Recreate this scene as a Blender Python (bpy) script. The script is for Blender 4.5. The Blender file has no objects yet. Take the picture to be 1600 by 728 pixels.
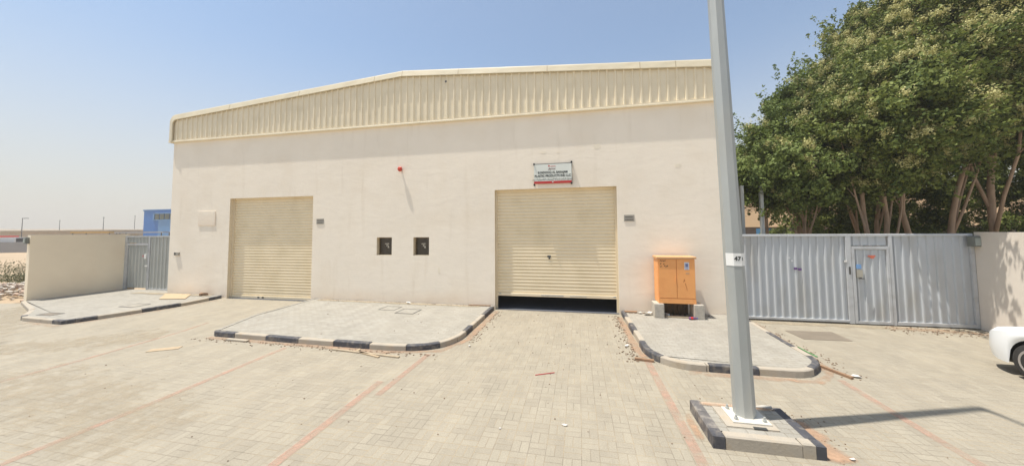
import bpy, bmesh, math, random
import numpy as np
from mathutils import Vector, Matrix
from math import radians as R, sin, cos, pi

scn = bpy.context.scene
COL = scn.collection

# ---------------------------------------------------------------- camera
yaw, pitch, roll = R(11.4), R(3.0), R(0.4)
fw = Vector((-sin(yaw)*cos(pitch), cos(yaw)*cos(pitch), sin(pitch)))
rt = fw.cross(Vector((0, 0, 1))).normalized(); up = rt.cross(fw)
r2 = cos(roll)*rt - sin(roll)*up; u2 = sin(roll)*rt + cos(roll)*up
cd = bpy.data.cameras.new("camera"); cam = bpy.data.objects.new("camera", cd); COL.objects.link(cam)
m4 = Matrix((r2, u2, -fw)).transposed().to_4x4(); m4.translation = (0, 0, 2.5)
cam.matrix_world = m4
cd.sensor_width = 36; cd.lens = 515/1600*36; cd.shift_y = -30/1600
cd.clip_start = 0.05; cd.clip_end = 6000
scn.camera = cam

# ---------------------------------------------------------------- sky, sun, exposure
SUN = Vector((-1, -0.30, 3.3)).normalized()          # direction towards the sun
w = bpy.data.worlds.new("World"); scn.world = w; w.use_nodes = True
nt = w.node_tree; bg = nt.nodes['Background']
sky = nt.nodes.new('ShaderNodeTexSky'); sky.sky_type = 'NISHITA'; sky.sun_disc = False
sky.sun_elevation = math.asin(SUN.z); sky.sun_rotation = math.atan2(SUN.x, SUN.y)
sky.air_density = 1.0; sky.dust_density = 1.2; sky.ozone_density = 1.6; sky.altitude = 0
# dusty desert air: the sky pales and warms towards the horizon
wtc = nt.nodes.new('ShaderNodeTexCoord'); wsx = nt.nodes.new('ShaderNodeSeparateXYZ'); nt.links.new(wtc.outputs['Generated'], wsx.inputs[0])
wmr = nt.nodes.new('ShaderNodeMapRange'); wmr.interpolation_type = 'SMOOTHSTEP'
wmr.inputs[1].default_value = -.05; wmr.inputs[2].default_value = .50; wmr.inputs[3].default_value = .95; wmr.inputs[4].default_value = .16
nt.links.new(wsx.outputs[2], wmr.inputs[0])
wmx = nt.nodes.new('ShaderNodeMix'); wmx.data_type = 'RGBA'; nt.links.new(wmr.outputs[0], wmx.inputs[0])
wmx.inputs[7].default_value = (3.88, 3.6, 3.26, 1)
wti = nt.nodes.new('ShaderNodeMix'); wti.data_type = 'RGBA'; wti.blend_type = 'MULTIPLY'; wti.inputs[0].default_value = 1
wti.inputs[7].default_value = (.90, .995, .985, 1); nt.links.new(sky.outputs[0], wti.inputs[6]); nt.links.new(wti.outputs[2], wmx.inputs[6])
nt.links.new(wmx.outputs[2], bg.inputs[0]); bg.inputs[1].default_value = 0.145
sl = bpy.data.lights.new("sun", 'SUN'); sl.energy = 4.6; sl.angle = R(0.5); sl.color = (1, .955, .88)
so = bpy.data.objects.new("sun", sl); COL.objects.link(so)
so.rotation_euler = SUN.to_track_quat('Z', 'Y').to_euler(); so.location = (-20, -5, 60)
scn.view_settings.view_transform = 'Standard'; scn.view_settings.look = 'None'
scn.view_settings.gamma = 1; scn.view_settings.use_curve_mapping = False
scn.view_settings.exposure = 0.40
scn.cycles.max_bounces = 8; scn.cycles.transparent_max_bounces = 24

# ---------------------------------------------------------------- helpers
def lin(c):
    return tuple(((x/255)/12.92 if x/255 <= .04045 else ((x/255+.055)/1.055)**2.4) for x in c)
MATS = {}
def mat(name, col, rough=.8, var=.12, scale=2., bump=0., bscale=30., metal=0., var2=None, s2=None, stretch=None, dirt=None):
    """procedural surface: base colour (linear) modulated by two noises, optional bump and a stain colour"""
    if name in MATS: return MATS[name]
    m = bpy.data.materials.new(name); m.use_nodes = True; n = m.node_tree.nodes; l = m.node_tree.links
    b = n['Principled BSDF']; b.inputs['Roughness'].default_value = rough; b.inputs['Metallic'].default_value = metal
    tc = n.new('ShaderNodeTexCoord'); mp = n.new('ShaderNodeMapping'); l.new(tc.outputs['Object'], mp.inputs[0])
    if stretch: mp.inputs['Scale'].default_value = stretch
    nz = n.new('ShaderNodeTexNoise'); nz.inputs['Scale'].default_value = scale; nz.inputs['Detail'].default_value = 6
    nz.inputs['Roughness'].default_value = .6; l.new(mp.outputs[0], nz.inputs[0])
    mr = n.new('ShaderNodeMapRange'); mr.inputs[1].default_value = .3; mr.inputs[2].default_value = .7
    mr.inputs[3].default_value = 1-var; mr.inputs[4].default_value = 1+var; l.new(nz.outputs[0], mr.inputs[0])
    mx = n.new('ShaderNodeMix'); mx.data_type = 'RGBA'; mx.blend_type = 'MULTIPLY'; mx.inputs[0].default_value = 1
    mx.inputs[6].default_value = (*col, 1); l.new(mr.outputs[0], mx.inputs[7]); out = mx.outputs[2]
    if dirt:
        dc, amt, ds = dirt
        n2 = n.new('ShaderNodeTexNoise'); n2.inputs['Scale'].default_value = ds; n2.inputs['Detail'].default_value = 8
        l.new(mp.outputs[0], n2.inputs[0])
        m2 = n.new('ShaderNodeMapRange'); m2.inputs[1].default_value = .48; m2.inputs[2].default_value = .72
        m2.inputs[3].default_value = 0; m2.inputs[4].default_value = amt; l.new(n2.outputs[0], m2.inputs[0])
        x2 = n.new('ShaderNodeMix'); x2.data_type = 'RGBA'; l.new(m2.outputs[0], x2.inputs[0]); l.new(out, x2.inputs[6])
        x2.inputs[7].default_value = (*dc, 1); out = x2.outputs[2]
    l.new(out, b.inputs['Base Color'])
    if bump:
        n3 = n.new('ShaderNodeTexNoise'); n3.inputs['Scale'].default_value = bscale; n3.inputs['Detail'].default_value = 5
        l.new(mp.outputs[0], n3.inputs[0]); bp = n.new('ShaderNodeBump'); bp.inputs['Strength'].default_value = 1
        bp.inputs['Distance'].default_value = bump; l.new(n3.outputs[0], bp.inputs['Height']); l.new(bp.outputs[0], b.inputs['Normal'])
    MATS[name] = m; return m

class MB:
    """collects shapes in world coordinates; build() links them as one mesh object under its parent"""
    def __init__(s): s.v = []; s.f = []; s.m = []
    def add(s, vs, fs, mi=0):
        o = len(s.v); s.v += [tuple(p) for p in vs]; s.f += [tuple(i+o for i in f) for f in fs]; s.m += [mi]*len(fs); return s
    def box(s, a, b, mi=0, rz=0, c=None, bev=0):
        x0, y0, z0 = a; x1, y1, z1 = b
        if bev:
            t = bev
            vs = []
            for (z, i) in ((z0, 0), (z1-t, 0), (z1, t)):
                vs += [(x0+i, y0+i, z), (x1-i, y0+i, z), (x1-i, y1-i, z), (x0+i, y1-i, z)]
            fs = [(3, 2, 1, 0), (8, 9, 10, 11)]
            for k in (0, 4):
                for j in range(4): fs.append((k+j, k+(j+1) % 4, k+4+(j+1) % 4, k+4+j))
        else:
            vs = [(x0, y0, z0), (x1, y0, z0), (x1, y1, z0), (x0, y1, z0), (x0, y0, z1), (x1, y0, z1), (x1, y1, z1), (x0, y1, z1)]
            fs = [(3, 2, 1, 0), (4, 5, 6, 7), (0, 1, 5, 4), (1, 2, 6, 5), (2, 3, 7, 6), (3, 0, 4, 7)]
        if rz:
            if c is None: c = ((x0+x1)/2, (y0+y1)/2)
            cs, sn = cos(rz), sin(rz)
            vs = [(c[0]+(x-c[0])*cs-(y-c[1])*sn, c[1]+(x-c[0])*sn+(y-c[1])*cs, z) for x, y, z in vs]
        return s.add(vs, fs, mi)
    def tube(s, pts, rad, n=8, mi=0, caps=True, ph=0):
        pts = [Vector(p) for p in pts]; rad = rad if isinstance(rad, (list, tuple)) else [rad]*len(pts)
        vs = []; 
        for i, p in enumerate(pts):
            d = (pts[min(i+1, len(pts)-1)]-pts[max(i-1, 0)]).normalized()
            a = d.cross(Vector((0, 1, 0)) if abs(d.y) < .9 else Vector((1, 0, 0))).normalized(); b = d.cross(a)
            for k in range(n):
                t = ph+2*pi*k/n; vs.append(p+(a*cos(t)+b*sin(t))*rad[i])
        fs = []
        for i in range(len(pts)-1):
            for k in range(n): fs.append((i*n+k, i*n+(k+1) % n, (i+1)*n+(k+1) % n, (i+1)*n+k))
        if caps: fs += [tuple(range(n-1, -1, -1)), tuple((len(pts)-1)*n+k for k in range(n))]
        return s.add(vs, fs, mi)
    def prism(s, poly, z0, z1, mi=0):
        n = len(poly); vs = [(x, y, z0) for x, y in poly]+[(x, y, z1) for x, y in poly]
        fs = [tuple(range(n-1, -1, -1)), tuple(range(n, 2*n))]+[(i, (i+1) % n, n+(i+1) % n, n+i) for i in range(n)]
        return s.add(vs, fs, mi)
    def prism_y(s, poly, y0, y1, mi=0):      # poly in (x, z), counter-clockwise seen from -y
        n = len(poly); vs = [(x, y0, z) for x, z in poly]+[(x, y1, z) for x, z in poly]
        fs = [tuple(range(n)), tuple(range(2*n-1, n-1, -1))]+[(i, n+i, n+(i+1) % n, (i+1) % n) for i in range(n)]
        return s.add(vs, fs, mi)
    def blob(s, c, r, n=10, rings=6, jit=0, rnd=None, mi=0):
        vs = [(c[0], c[1], c[2]-r[2])]
        for i in range(1, rings):
            a = -pi/2+pi*i/rings
            for k in range(n):
                t = 2*pi*k/n; q = 1+(rnd.uniform(-jit, jit) if rnd else 0)
                vs.append((c[0]+r[0]*cos(a)*cos(t)*q, c[1]+r[1]*cos(a)*sin(t)*q, c[2]+r[2]*sin(a)*q))
        vs.append((c[0], c[1], c[2]+r[2])); L = len(vs)-1; fs = []
        for k in range(n): fs += [(0, 1+(k+1) % n, 1+k), (L, L-n+k, L-n+(k+1) % n)]
        for i in range(rings-2):
            for k in range(n):
                a = 1+i*n; fs.append((a+k, a+(k+1) % n, a+n+(k+1) % n, a+n+k))
        return s.add(vs, fs, mi)
    def build(s, name, mats, parent=None, smooth=False, fix=False):
        me = bpy.data.meshes.new(name); off = Vector((0, 0, 0)); p = parent
        while p is not None: off += p.location; p = p.parent
        me.from_pydata([(x-off.x, y-off.y, z-off.z) for x, y, z in s.v], [], s.f)
        for m_ in (mats if isinstance(mats, (list, tuple)) else [mats]): me.materials.append(m_)
        me.polygons.foreach_set('material_index', s.m)
        if smooth:
            me.polygons.foreach_set('use_smooth', [True]*len(s.f))
        me.update()
        if fix:
            bm = bmesh.new(); bm.from_mesh(me); bmesh.ops.recalc_face_normals(bm, faces=bm.faces); bm.to_mesh(me); bm.free()
        o = bpy.data.objects.new(name, me); COL.objects.link(o); o.parent = parent
        if smooth == 'angle':
            try: me.set_sharp_from_angle(angle=R(35))
            except Exception: pass
        return o

def tag(o, label=None, cat=None, group=None, kind=None):
    if label: o['label'] = label
    if cat: o['category'] = cat
    if group: o['group'] = group
    if kind: o['kind'] = kind
    return o
def thing(name, label, cat, loc, group=None):
    o = bpy.data.objects.new(name, None); COL.objects.link(o); o.location = loc; o.empty_display_size = .2
    return tag(o, label, cat, group)
def solid(mb, name, mats, label, cat, loc, group=None, **k):       # a thing that is one mesh, origin at loc
    mb.v = [(x-loc[0], y-loc[1], z-loc[2]) for x, y, z in mb.v]
    o = mb.build(name, mats, None, **k); o.location = loc
    return tag(o, label, cat, group)
def struct(mb, name, mats, **k): return tag(mb.build(name, mats, None, **k), kind='structure')

FONT = {}
def text(parent, name, s, size, loc, material, rot=(pi/2, 0, 0), xs=1., bold=0., align='CENTER'):
    cu = bpy.data.curves.new(name, 'FONT'); cu.body = s; cu.size = size; cu.align_x = align; cu.align_y = 'CENTER'
    cu.extrude = .0015; cu.offset = bold; cu.resolution_u = 3
    t = bpy.data.objects.new(name, cu); COL.objects.link(t)
    bpy.context.view_layer.update()
    me = bpy.data.meshes.new_from_object(t.evaluated_get(bpy.context.evaluated_depsgraph_get()))
    bpy.data.objects.remove(t); bpy.data.curves.remove(cu)
    me.materials.clear(); me.materials.append(material)
    o = bpy.data.objects.new(name, me); COL.objects.link(o); o.parent = parent
    off = Vector((0, 0, 0)); p = parent
    while p is not None: off += p.location; p = p.parent
    o.location = Vector(loc)-off; o.rotation_euler = rot; o.scale = (xs, 1, 1)
    return o

# ---------------------------------------------------------------- materials
def paver_mat(name, c1, c2, joint, rough=.85, rotated=True):
    m = bpy.data.materials.new(name); m.use_nodes = True; n = m.node_tree.nodes; l = m.node_tree.links
    b = n['Principled BSDF']; b.inputs['Roughness'].default_value = rough
    tc = n.new('ShaderNodeTexCoord'); mp = n.new('ShaderNodeMapping'); l.new(tc.outputs['Object'], mp.inputs[0])
    if rotated: mp.inputs['Rotation'].default_value = (0, 0, pi/2)
    # the courses wander a little, as hand-laid blocks do
    wn = n.new('ShaderNodeTexNoise'); wn.inputs['Scale'].default_value = .8; wn.inputs['Detail'].default_value = 2
    l.new(mp.outputs[0], wn.inputs[0])
    wm = n.new('ShaderNodeVectorMath'); wm.operation = 'MULTIPLY_ADD'; wm.inputs[1].default_value = (.02, .02, 0)
    l.new(wn.outputs[1], wm.inputs[0]); l.new(mp.outputs[0], wm.inputs[2])
    br = n.new('ShaderNodeTexBrick'); l.new(wm.outputs[0], br.inputs[0]); br.inputs['Scale'].default_value = 1
    br.inputs['Brick Width'].default_value = .2; br.inputs['Row Height'].default_value = .1
    br.inputs['Mortar Size'].default_value = .0042; br.inputs['Mortar Smooth'].default_value = .4; br.inputs['Bias'].default_value = 0
    br.inputs['Color1'].default_value = (*c1, 1); br.inputs['Color2'].default_value = (*c2, 1); br.inputs['Mortar'].default_value = (*joint, 1)
    brc, brf = br.outputs[0], br.outputs['Fac']
    nj = n.new('ShaderNodeTexNoise'); nj.inputs['Scale'].default_value = 2.5; nj.inputs['Detail'].default_value = 6; l.new(tc.outputs['Object'], nj.inputs[0])
    rj = n.new('ShaderNodeMapRange'); rj.inputs[1].default_value = .42; rj.inputs[2].default_value = .58; l.new(nj.outputs[0], rj.inputs[0])
    xj = n.new('ShaderNodeMix'); xj.data_type = 'RGBA'; l.new(rj.outputs[0], xj.inputs[0]); xj.inputs[6].default_value = (*joint, 1); xj.inputs[7].default_value = (*lin((128, 118, 102)), 1)
    l.new(xj.outputs[2], br.inputs['Mortar'])
    if rotated:     # two courses one way, two the other: basket weave
        br.offset = 0
        b2 = n.new('ShaderNodeTexBrick'); b2.offset = 0; m2 = n.new('ShaderNodeMapping'); m2.inputs['Rotation'].default_value = (0, 0, pi/2); m2.inputs['Location'].default_value = (.0, .0, 0)
        l.new(wm.outputs[0], m2.inputs[0]); l.new(m2.outputs[0], b2.inputs[0])
        for q in ('Scale', 'Brick Width', 'Row Height', 'Mortar Size', 'Mortar Smooth', 'Bias', 'Color1', 'Color2'): b2.inputs[q].default_value = br.inputs[q].default_value
        l.new(xj.outputs[2], b2.inputs['Mortar'])
        ck = n.new('ShaderNodeTexChecker'); ck.inputs['Scale'].default_value = 5; l.new(wm.outputs[0], ck.inputs[0])
        ck.inputs['Color1'].default_value = (0, 0, 0, 1); ck.inputs['Color2'].default_value = (1, 1, 1, 1)
        xc = n.new('ShaderNodeMix'); xc.data_type = 'RGBA'; l.new(ck.outputs['Fac'], xc.inputs[0]); l.new(br.outputs[0], xc.inputs[6]); l.new(b2.outputs[0], xc.inputs[7])
        xf = n.new('ShaderNodeMix'); xf.data_type = 'FLOAT'; l.new(ck.outputs['Fac'], xf.inputs[0]); l.new(br.outputs['Fac'], xf.inputs[2]); l.new(b2.outputs['Fac'], xf.inputs[3])
        brc, brf = xc.outputs[2], xf.outputs[0]
    # wide soft patches of dust and wear
    n1 = n.new('ShaderNodeTexNoise'); n1.inputs['Scale'].default_value = .35; n1.inputs['Detail'].default_value = 8; n1.inputs['Roughness'].default_value = .65
    l.new(tc.outputs['Object'], n1.inputs[0])
    r1 = n.new('ShaderNodeMapRange'); r1.inputs[1].default_value = .35; r1.inputs[2].default_value = .7; r1.inputs[3].default_value = .0; r1.inputs[4].default_value = .4
    l.new(n1.outputs[0], r1.inputs[0])
    x1 = n.new('ShaderNodeMix'); x1.data_type = 'RGBA'; l.new(r1.outputs[0], x1.inputs[0]); l.new(brc, x1.inputs[6])
    x1.inputs[7].default_value = (*lin((158, 149, 132)), 1)
    # stretched scuffs, tyre wear
    mp2 = n.new('ShaderNodeMapping'); mp2.inputs['Scale'].default_value = (1.6, .5, 1); l.new(tc.outputs['Object'], mp2.inputs[0])
    n2 = n.new('ShaderNodeTexNoise'); n2.inputs['Scale'].default_value = 1.6; n2.inputs['Detail'].default_value = 10; n2.inputs['Roughness'].default_value = .75
    l.new(mp2.outputs[0], n2.inputs[0])
    r2_ = n.new('ShaderNodeMapRange'); r2_.inputs[1].default_value = .3; r2_.inputs[2].default_value = .75; r2_.inputs[3].default_value = .86; r2_.inputs[4].default_value = 1.1
    l.new(n2.outputs[0], r2_.inputs[0])
    x2 = n.new('ShaderNodeMix'); x2.data_type = 'RGBA'; x2.blend_type = 'MULTIPLY'; x2.inputs[0].default_value = 1
    l.new(x1.outputs[2], x2.inputs[6]); l.new(r2_.outputs[0], x2.inputs[7])
    n4 = n.new('ShaderNodeTexNoise'); n4.inputs['Scale'].default_value = 55; n4.inputs['Detail'].default_value = 3; l.new(tc.outputs['Object'], n4.inputs[0])
    r4 = n.new('ShaderNodeMapRange'); r4.inputs[1].default_value = .3; r4.inputs[2].default_value = .7; r4.inputs[3].default_value = .9; r4.inputs[4].default_value = 1.08
    l.new(n4.outputs[0], r4.inputs[0])
    x3 = n.new('ShaderNodeMix'); x3.data_type = 'RGBA'; x3.blend_type = 'MULTIPLY'; x3.inputs[0].default_value = 1
    l.new(x2.outputs[2], x3.inputs[6]); l.new(r4.outputs[0], x3.inputs[7])
    # a few darker old oil marks
    n5 = n.new('ShaderNodeTexNoise'); n5.inputs['Scale'].default_value = .9; n5.inputs['Detail'].default_value = 9; n5.inputs['Roughness'].default_value = .7
    mp5 = n.new('ShaderNodeMapping'); mp5.inputs['Location'].default_value = (13, 4, 0); l.new(tc.outputs['Object'], mp5.inputs[0]); l.new(mp5.outputs[0], n5.inputs[0])
    r5 = n.new('ShaderNodeMapRange'); r5.inputs[1].default_value = .62; r5.inputs[2].default_value = .75; r5.inputs[3].default_value = 0; r5.inputs[4].default_value = .35
    l.new(n5.outputs[0], r5.inputs[0])
    x5 = n.new('ShaderNodeMix'); x5.data_type = 'RGBA'; l.new(r5.outputs[0], x5.inputs[0]); l.new(x3.outputs[2], x5.inputs[6]); x5.inputs[7].default_value = (*lin((118, 113, 104)), 1)
    l.new(x5.outputs[2], b.inputs['Base Color'])
    bp = n.new('ShaderNodeBump'); bp.inputs['Distance'].default_value = .003; bp.inputs['Strength'].default_value = .8; bp.invert = True
    l.new(brf, bp.inputs['Height'])
    bp2 = n.new('ShaderNodeBump'); bp2.inputs['Distance'].default_value = .006; bp2.inputs['Strength'].default_value = .6
    l.new(n4.outputs[0], bp2.inputs['Height']); l.new(bp.outputs[0], bp2.inputs['Normal']); l.new(bp2.outputs[0], b.inputs['Normal'])
    return m

def fade_mat(name, col, dens=.5, scale=8., soft=.25, rough=.9, stretch=None):
    """a thin worn layer (paint, blown sand): it is missing in patches, the ground shows through"""
    m = bpy.data.materials.new(name); m.use_nodes = True; n = m.node_tree.nodes; l = m.node_tree.links
    b = n['Principled BSDF']; b.inputs['Roughness'].default_value = rough
    tc = n.new('ShaderNodeTexCoord'); mp = n.new('ShaderNodeMapping'); l.new(tc.outputs['Object'], mp.inputs[0])
    if stretch: mp.inputs['Scale'].default_value = stretch
    nz = n.new('ShaderNodeTexNoise'); nz.inputs['Scale'].default_value = scale; nz.inputs['Detail'].default_value = 8; nz.inputs['Roughness'].default_value = .7
    l.new(mp.outputs[0], nz.inputs[0])
    at = n.new('ShaderNodeAttribute'); at.attribute_name = 'cover'
    ad = n.new('ShaderNodeMath'); ad.operation = 'ADD'; l.new(nz.outputs[0], ad.inputs[0]); l.new(at.outputs['Fac'], ad.inputs[1])
    r = n.new('ShaderNodeMapRange'); r.inputs[1].default_value = 1.5-dens-soft/2; r.inputs[2].default_value = 1.5-dens+soft/2
    l.new(ad.outputs[0], r.inputs[0]); l.new(r.outputs[0], b.inputs['Alpha'])
    mr = n.new('ShaderNodeMapRange'); mr.inputs[3].default_value = .85; mr.inputs[4].default_value = 1.15; l.new(nz.outputs[0], mr.inputs[0])
    mx = n.new('ShaderNodeMix'); mx.data_type = 'RGBA'; mx.blend_type = 'MULTIPLY'; mx.inputs[0].default_value = 1
    mx.inputs[6].default_value = (*col, 1); l.new(mr.outputs[0], mx.inputs[7]); l.new(mx.outputs[2], b.inputs['Base Color'])
    return m

M_pave = paver_mat('grey_block_paving', lin((158, 149, 131)), lin((149, 140, 123)), lin((167, 149, 120)))
M_walk = paver_mat('pavement_block_paving', lin((164, 159, 148)), lin((152, 147, 136)), lin((122, 114, 100)), rotated=False)
M_sand = mat('desert_sand', lin((172, 150, 121)), .95, .12, .25, .02, 3, dirt=(lin((150, 130, 104)), .6, .08))
M_wall = mat('cream_plaster', lin((245, 233, 214)), .9, .035, .5, .0035, 5, dirt=(lin((236, 221, 198)), .5, .9))
def plaster(m, amt=.004):
    """hand-trowelled unevenness, longer sideways than upwards, and thin run marks"""
    n = m.node_tree.nodes; l = m.node_tree.links; b = n['Principled BSDF']; tc = n.new('ShaderNodeTexCoord')
    mp = n.new('ShaderNodeMapping'); mp.inputs['Scale'].default_value = (.8, .8, 2.2); l.new(tc.outputs['Object'], mp.inputs[0])
    nz = n.new('ShaderNodeTexNoise'); nz.inputs['Scale'].default_value = 1.3; nz.inputs['Detail'].default_value = 4; nz.inputs['Distortion'].default_value = 1.2; l.new(mp.outputs[0], nz.inputs[0])
    bp = n.new('ShaderNodeBump'); bp.inputs['Distance'].default_value = amt; bp.inputs['Strength'].default_value = 1; l.new(nz.outputs[0], bp.inputs['Height'])
    l.new(b.inputs['Normal'].links[0].from_socket, bp.inputs['Normal']); l.new(bp.outputs[0], b.inputs['Normal'])
    src = b.inputs['Base Color'].links[0].from_socket
    mp2 = n.new('ShaderNodeMapping'); mp2.inputs['Scale'].default_value = (3, 3, .35); l.new(tc.outputs['Object'], mp2.inputs[0])
    n2 = n.new('ShaderNodeTexNoise'); n2.inputs['Scale'].default_value = 1.2; n2.inputs['Detail'].default_value = 9; l.new(mp2.outputs[0], n2.inputs[0])
    mr = n.new('ShaderNodeMapRange'); mr.inputs[1].default_value = .58; mr.inputs[2].default_value = .8; mr.inputs[4].default_value = .28; l.new(n2.outputs[0], mr.inputs[0])
    mx = n.new('ShaderNodeMix'); mx.data_type = 'RGBA'; l.new(mr.outputs[0], mx.inputs[0]); l.new(src, mx.inputs[6]); mx.inputs[7].default_value = (*lin((205, 188, 162)), 1)
    # splash-back of reddish dust on the lowest half metre
    sx = n.new('ShaderNodeSeparateXYZ'); l.new(tc.outputs['Object'], sx.inputs[0])
    n3 = n.new('ShaderNodeTexNoise'); n3.inputs['Scale'].default_value = 1.6; n3.inputs['Detail'].default_value = 7; l.new(tc.outputs['Object'], n3.inputs[0])
    m3 = n.new('ShaderNodeMath'); m3.operation = 'MULTIPLY_ADD'; m3.inputs[1].default_value = -1.3; m3.inputs[2].default_value = .75; l.new(sx.outputs[2], m3.inputs[0])
    m4_ = n.new('ShaderNodeMath'); m4_.operation = 'MULTIPLY'; m4_.use_clamp = True; l.new(m3.outputs[0], m4_.inputs[0]); l.new(n3.outputs[0], m4_.inputs[1])
    x3 = n.new('ShaderNodeMix'); x3.data_type = 'RGBA'; l.new(m4_.outputs[0], x3.inputs[0]); l.new(mx.outputs[2], x3.inputs[6]); x3.inputs[7].default_value = (*lin((214, 186, 156)), 1)
    l.new(x3.outputs[2], b.inputs['Base Color'])
plaster(M_wall)
M_reveal = mat('cream_reveal_paint', lin((226, 210, 180)), .85, .04, 2)
M_clad = mat('beige_profiled_sheet', lin((234, 220, 190)), .5, .04, 1.2, dirt=(lin((206, 190, 154)), .25, 2))
M_trim = mat('beige_flashing', lin((210, 198, 170)), .6, .05, 1.5, .006, 3, dirt=(lin((200, 184, 152)), .5, 2.2))
M_roof = mat('beige_roof_sheet', lin((205, 195, 172)), .5, .05, 1)
M_shut = mat('cream_shutter_slats', lin((236, 219, 186)), .5, .03, 1.5, dirt=(lin((214, 196, 158)), .45, 1.4))
M_dark = mat('dark_interior', (.02, .021, .024), .9, .2, 2)
M_blk = mat('black_kerb_paint', lin((72, 72, 76)), .75, .15, 6, .002, 30, dirt=(lin((150, 140, 124)), .55, 9))
M_conc = mat('kerb_concrete', lin((170, 160, 144)), .9, .1, 5, .003, 40, dirt=(lin((164, 146, 120)), .6, 5))
M_dkpaint = mat('dark_worn_kerb_paint', lin((104, 100, 97)), .85, .2, 8, .003, 30, dirt=(lin((170, 160, 145)), .7, 8))
M_gate = mat('grey_gate_paint', lin((184, 187, 188)), .55, .05, 1.3, .003, 2.5, dirt=(lin((164, 160, 150)), .6, 1.6), stretch=(1.5, 1, .5))
M_gframe = mat('grey_gate_frame_paint', lin((190, 191, 190)), .5, .06, 3, dirt=(lin((150, 146, 138)), .4, 5))
M_gatel = mat('weathered_grey_gate_paint', lin((176, 177, 170)), .55, .05, 1.3)
M_bwall = mat('tan_boundary_plaster', lin((248, 232, 204)), .9, .04, .8, .004, 6, dirt=(lin((240, 220, 190)), .5, 1))
M_bwallr = mat('pale_boundary_plaster', lin((226, 215, 200)), .9, .04, .8, .004, 6, dirt=(lin((208, 192, 172)), .5, 1))
M_galv = mat('galvanised_steel', lin((168, 171, 168)), .5, .10, 3, .0012, 8, metal=.2, stretch=(1, 1, .25), dirt=(lin((186, 180, 166)), .5, 2.5))
M_orange = mat('orange_cabinet_paint', lin((238, 166, 98)), .45, .05, 2, .0005, 8, dirt=(lin((214, 138, 78)), .4, 4))
M_block = mat('grey_concrete_block', lin((178, 170, 156)), .95, .15, 12, .004, 50)
M_white = mat('white_paint', lin((232, 231, 226)), .5, .03, 3)
M_black = mat('black_plastic', (.02, .02, .02), .5, .1, 5)
M_steel = mat('dark_steel', lin((90, 90, 88)), .45, .15, 6, metal=.5)
M_rust = mat('rusty_steel', lin((140, 110, 84)), .8, .2, 12)
M_glass = mat('dark_window_glass', lin((66, 58, 48)), .25, .2, 6)
M_red = mat('red_plastic', lin((196, 70, 48)), .35, .05, 5)
M_signw = mat('sign_white', lin((226, 228, 218)), .5, .02, 3)
M_signr = mat('sign_red', lin((190, 50, 45)), .5, .05, 8)
M_ink = mat('dark_lettering', lin((45, 52, 48)), .6, .05, 5)
M_plate = mat('grey_address_plate', lin((160, 154, 142)), .5, .08, 20)
M_plink = mat('dark_plate_lettering', lin((95, 86, 76)), .5, .05, 5)
M_blue = mat('blue_profiled_sheet', lin((58, 118, 190)), .5, .06, .4)
M_blue2 = mat('pale_blue_panel', lin((104, 150, 196)), .5, .05, .4)
M_tan = mat('tan_render', lin((226, 196, 156)), .9, .03, .5)
M_wood = mat('weathered_wood', lin((164, 148, 124)), .85, .2, 10, stretch=(1, 6, 1))
M_card = mat('cardboard', lin((172, 152, 124)), .9, .1, 10)
M_paper = mat('white_paper', lin((206, 200, 190)), .85, .04, 10)
M_redsand = fade_mat('reddish_blown_sand', lin((180, 146, 118)), .34, 4., .5)
M_dust = fade_mat('pale_blown_dust', lin((168, 154, 130)), .5, 4., .5)
M_line = fade_mat('faded_red_line', lin((188, 152, 131)), .47, 5., .55)
M_plywood = mat('plywood', lin((178, 156, 124)), .8, .1, 6, stretch=(6, 1, 1))
M_manh = mat('manhole_cover', lin((152, 145, 132)), .8, .15, 8, .002, 30)
M_metalplate = mat('metal_cover_plate', lin((124, 113, 98)), .6, .12, 3, .001, 20)

# ---------------------------------------------------------------- ground
g = MB(); S = 2500
g.add([(-S, -S, -.03), (S, -S, -.03), (S, S, -.03), (-S, S, -.03)], [(0, 1, 2, 3)])
struct(g, 'ground', M_sand)
p = MB()      # paved yard and street: one sheet, its edge ragged on the sand side
ragged = []
rnd = random.Random(3)
for i in range(24):
    x = -62+i*1.75; ragged.append((x, 7.95+rnd.uniform(-.12, .12)))
poly = [(-62, -40), (60, -40), (60, 11.2), (-20.0, 11.2), (-19.95, 8.4)]+[q for q in reversed(ragged) if q[0] < -20.2]
p.add([(x, y, 0) for x, y in poly], [tuple(range(len(poly)))])
struct(p, 'road', M_pave)

def noise2(x, y):
    return (sin(x*.31+1.3)*cos(y*.27-.4)+.5*sin(x*.83+y*.61)+.25*sin(x*1.9-y*2.3))/1.75
t = MB(); NX, NY = 70, 50     # low dunes of the empty plot on the left
vs = []
for j in range(NY):
    for i in range(NX):
        fx = i/(NX-1); fy = j/(NY-1); x = -20.4-(fx**1.5)*110; y = 8.3+(fy**1.4)*80
        edge = min(1, fx*8, fy*6)
        z = -.02+edge*(.12+.1*noise2(x, y)+.02*noise2(x*5, y*5)) + min(1, fx*1.5)*.12*max(0, noise2(x*.2, y*.2))
        vs.append((x, y, z))
t.add(vs, [(j*NX+i+1, j*NX+i, (j+1)*NX+i, (j+1)*NX+i+1) for j in range(NY-1) for i in range(NX-1)])
struct(t, 'terrain', M_sand, smooth=True)
h = MB(); N = 60              # long sand embankment behind the plot
vs = []
for i in range(N):
    f = i/(N-1); x = -320+f*225; y = -60+f*160
    hh = 3.75+.35*noise2(i*.9, 2)+.2*noise2(i*3.1, 5) - max(0, f-.86)*9
    nx, ny = -.58, .815
    for (o, zz) in ((-16, -.2), (-9, hh*.55), (-3, hh*.95), (0, hh), (8, hh), (24, -.2)):
        vs.append((x+nx*o, y+ny*o, zz))
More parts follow.
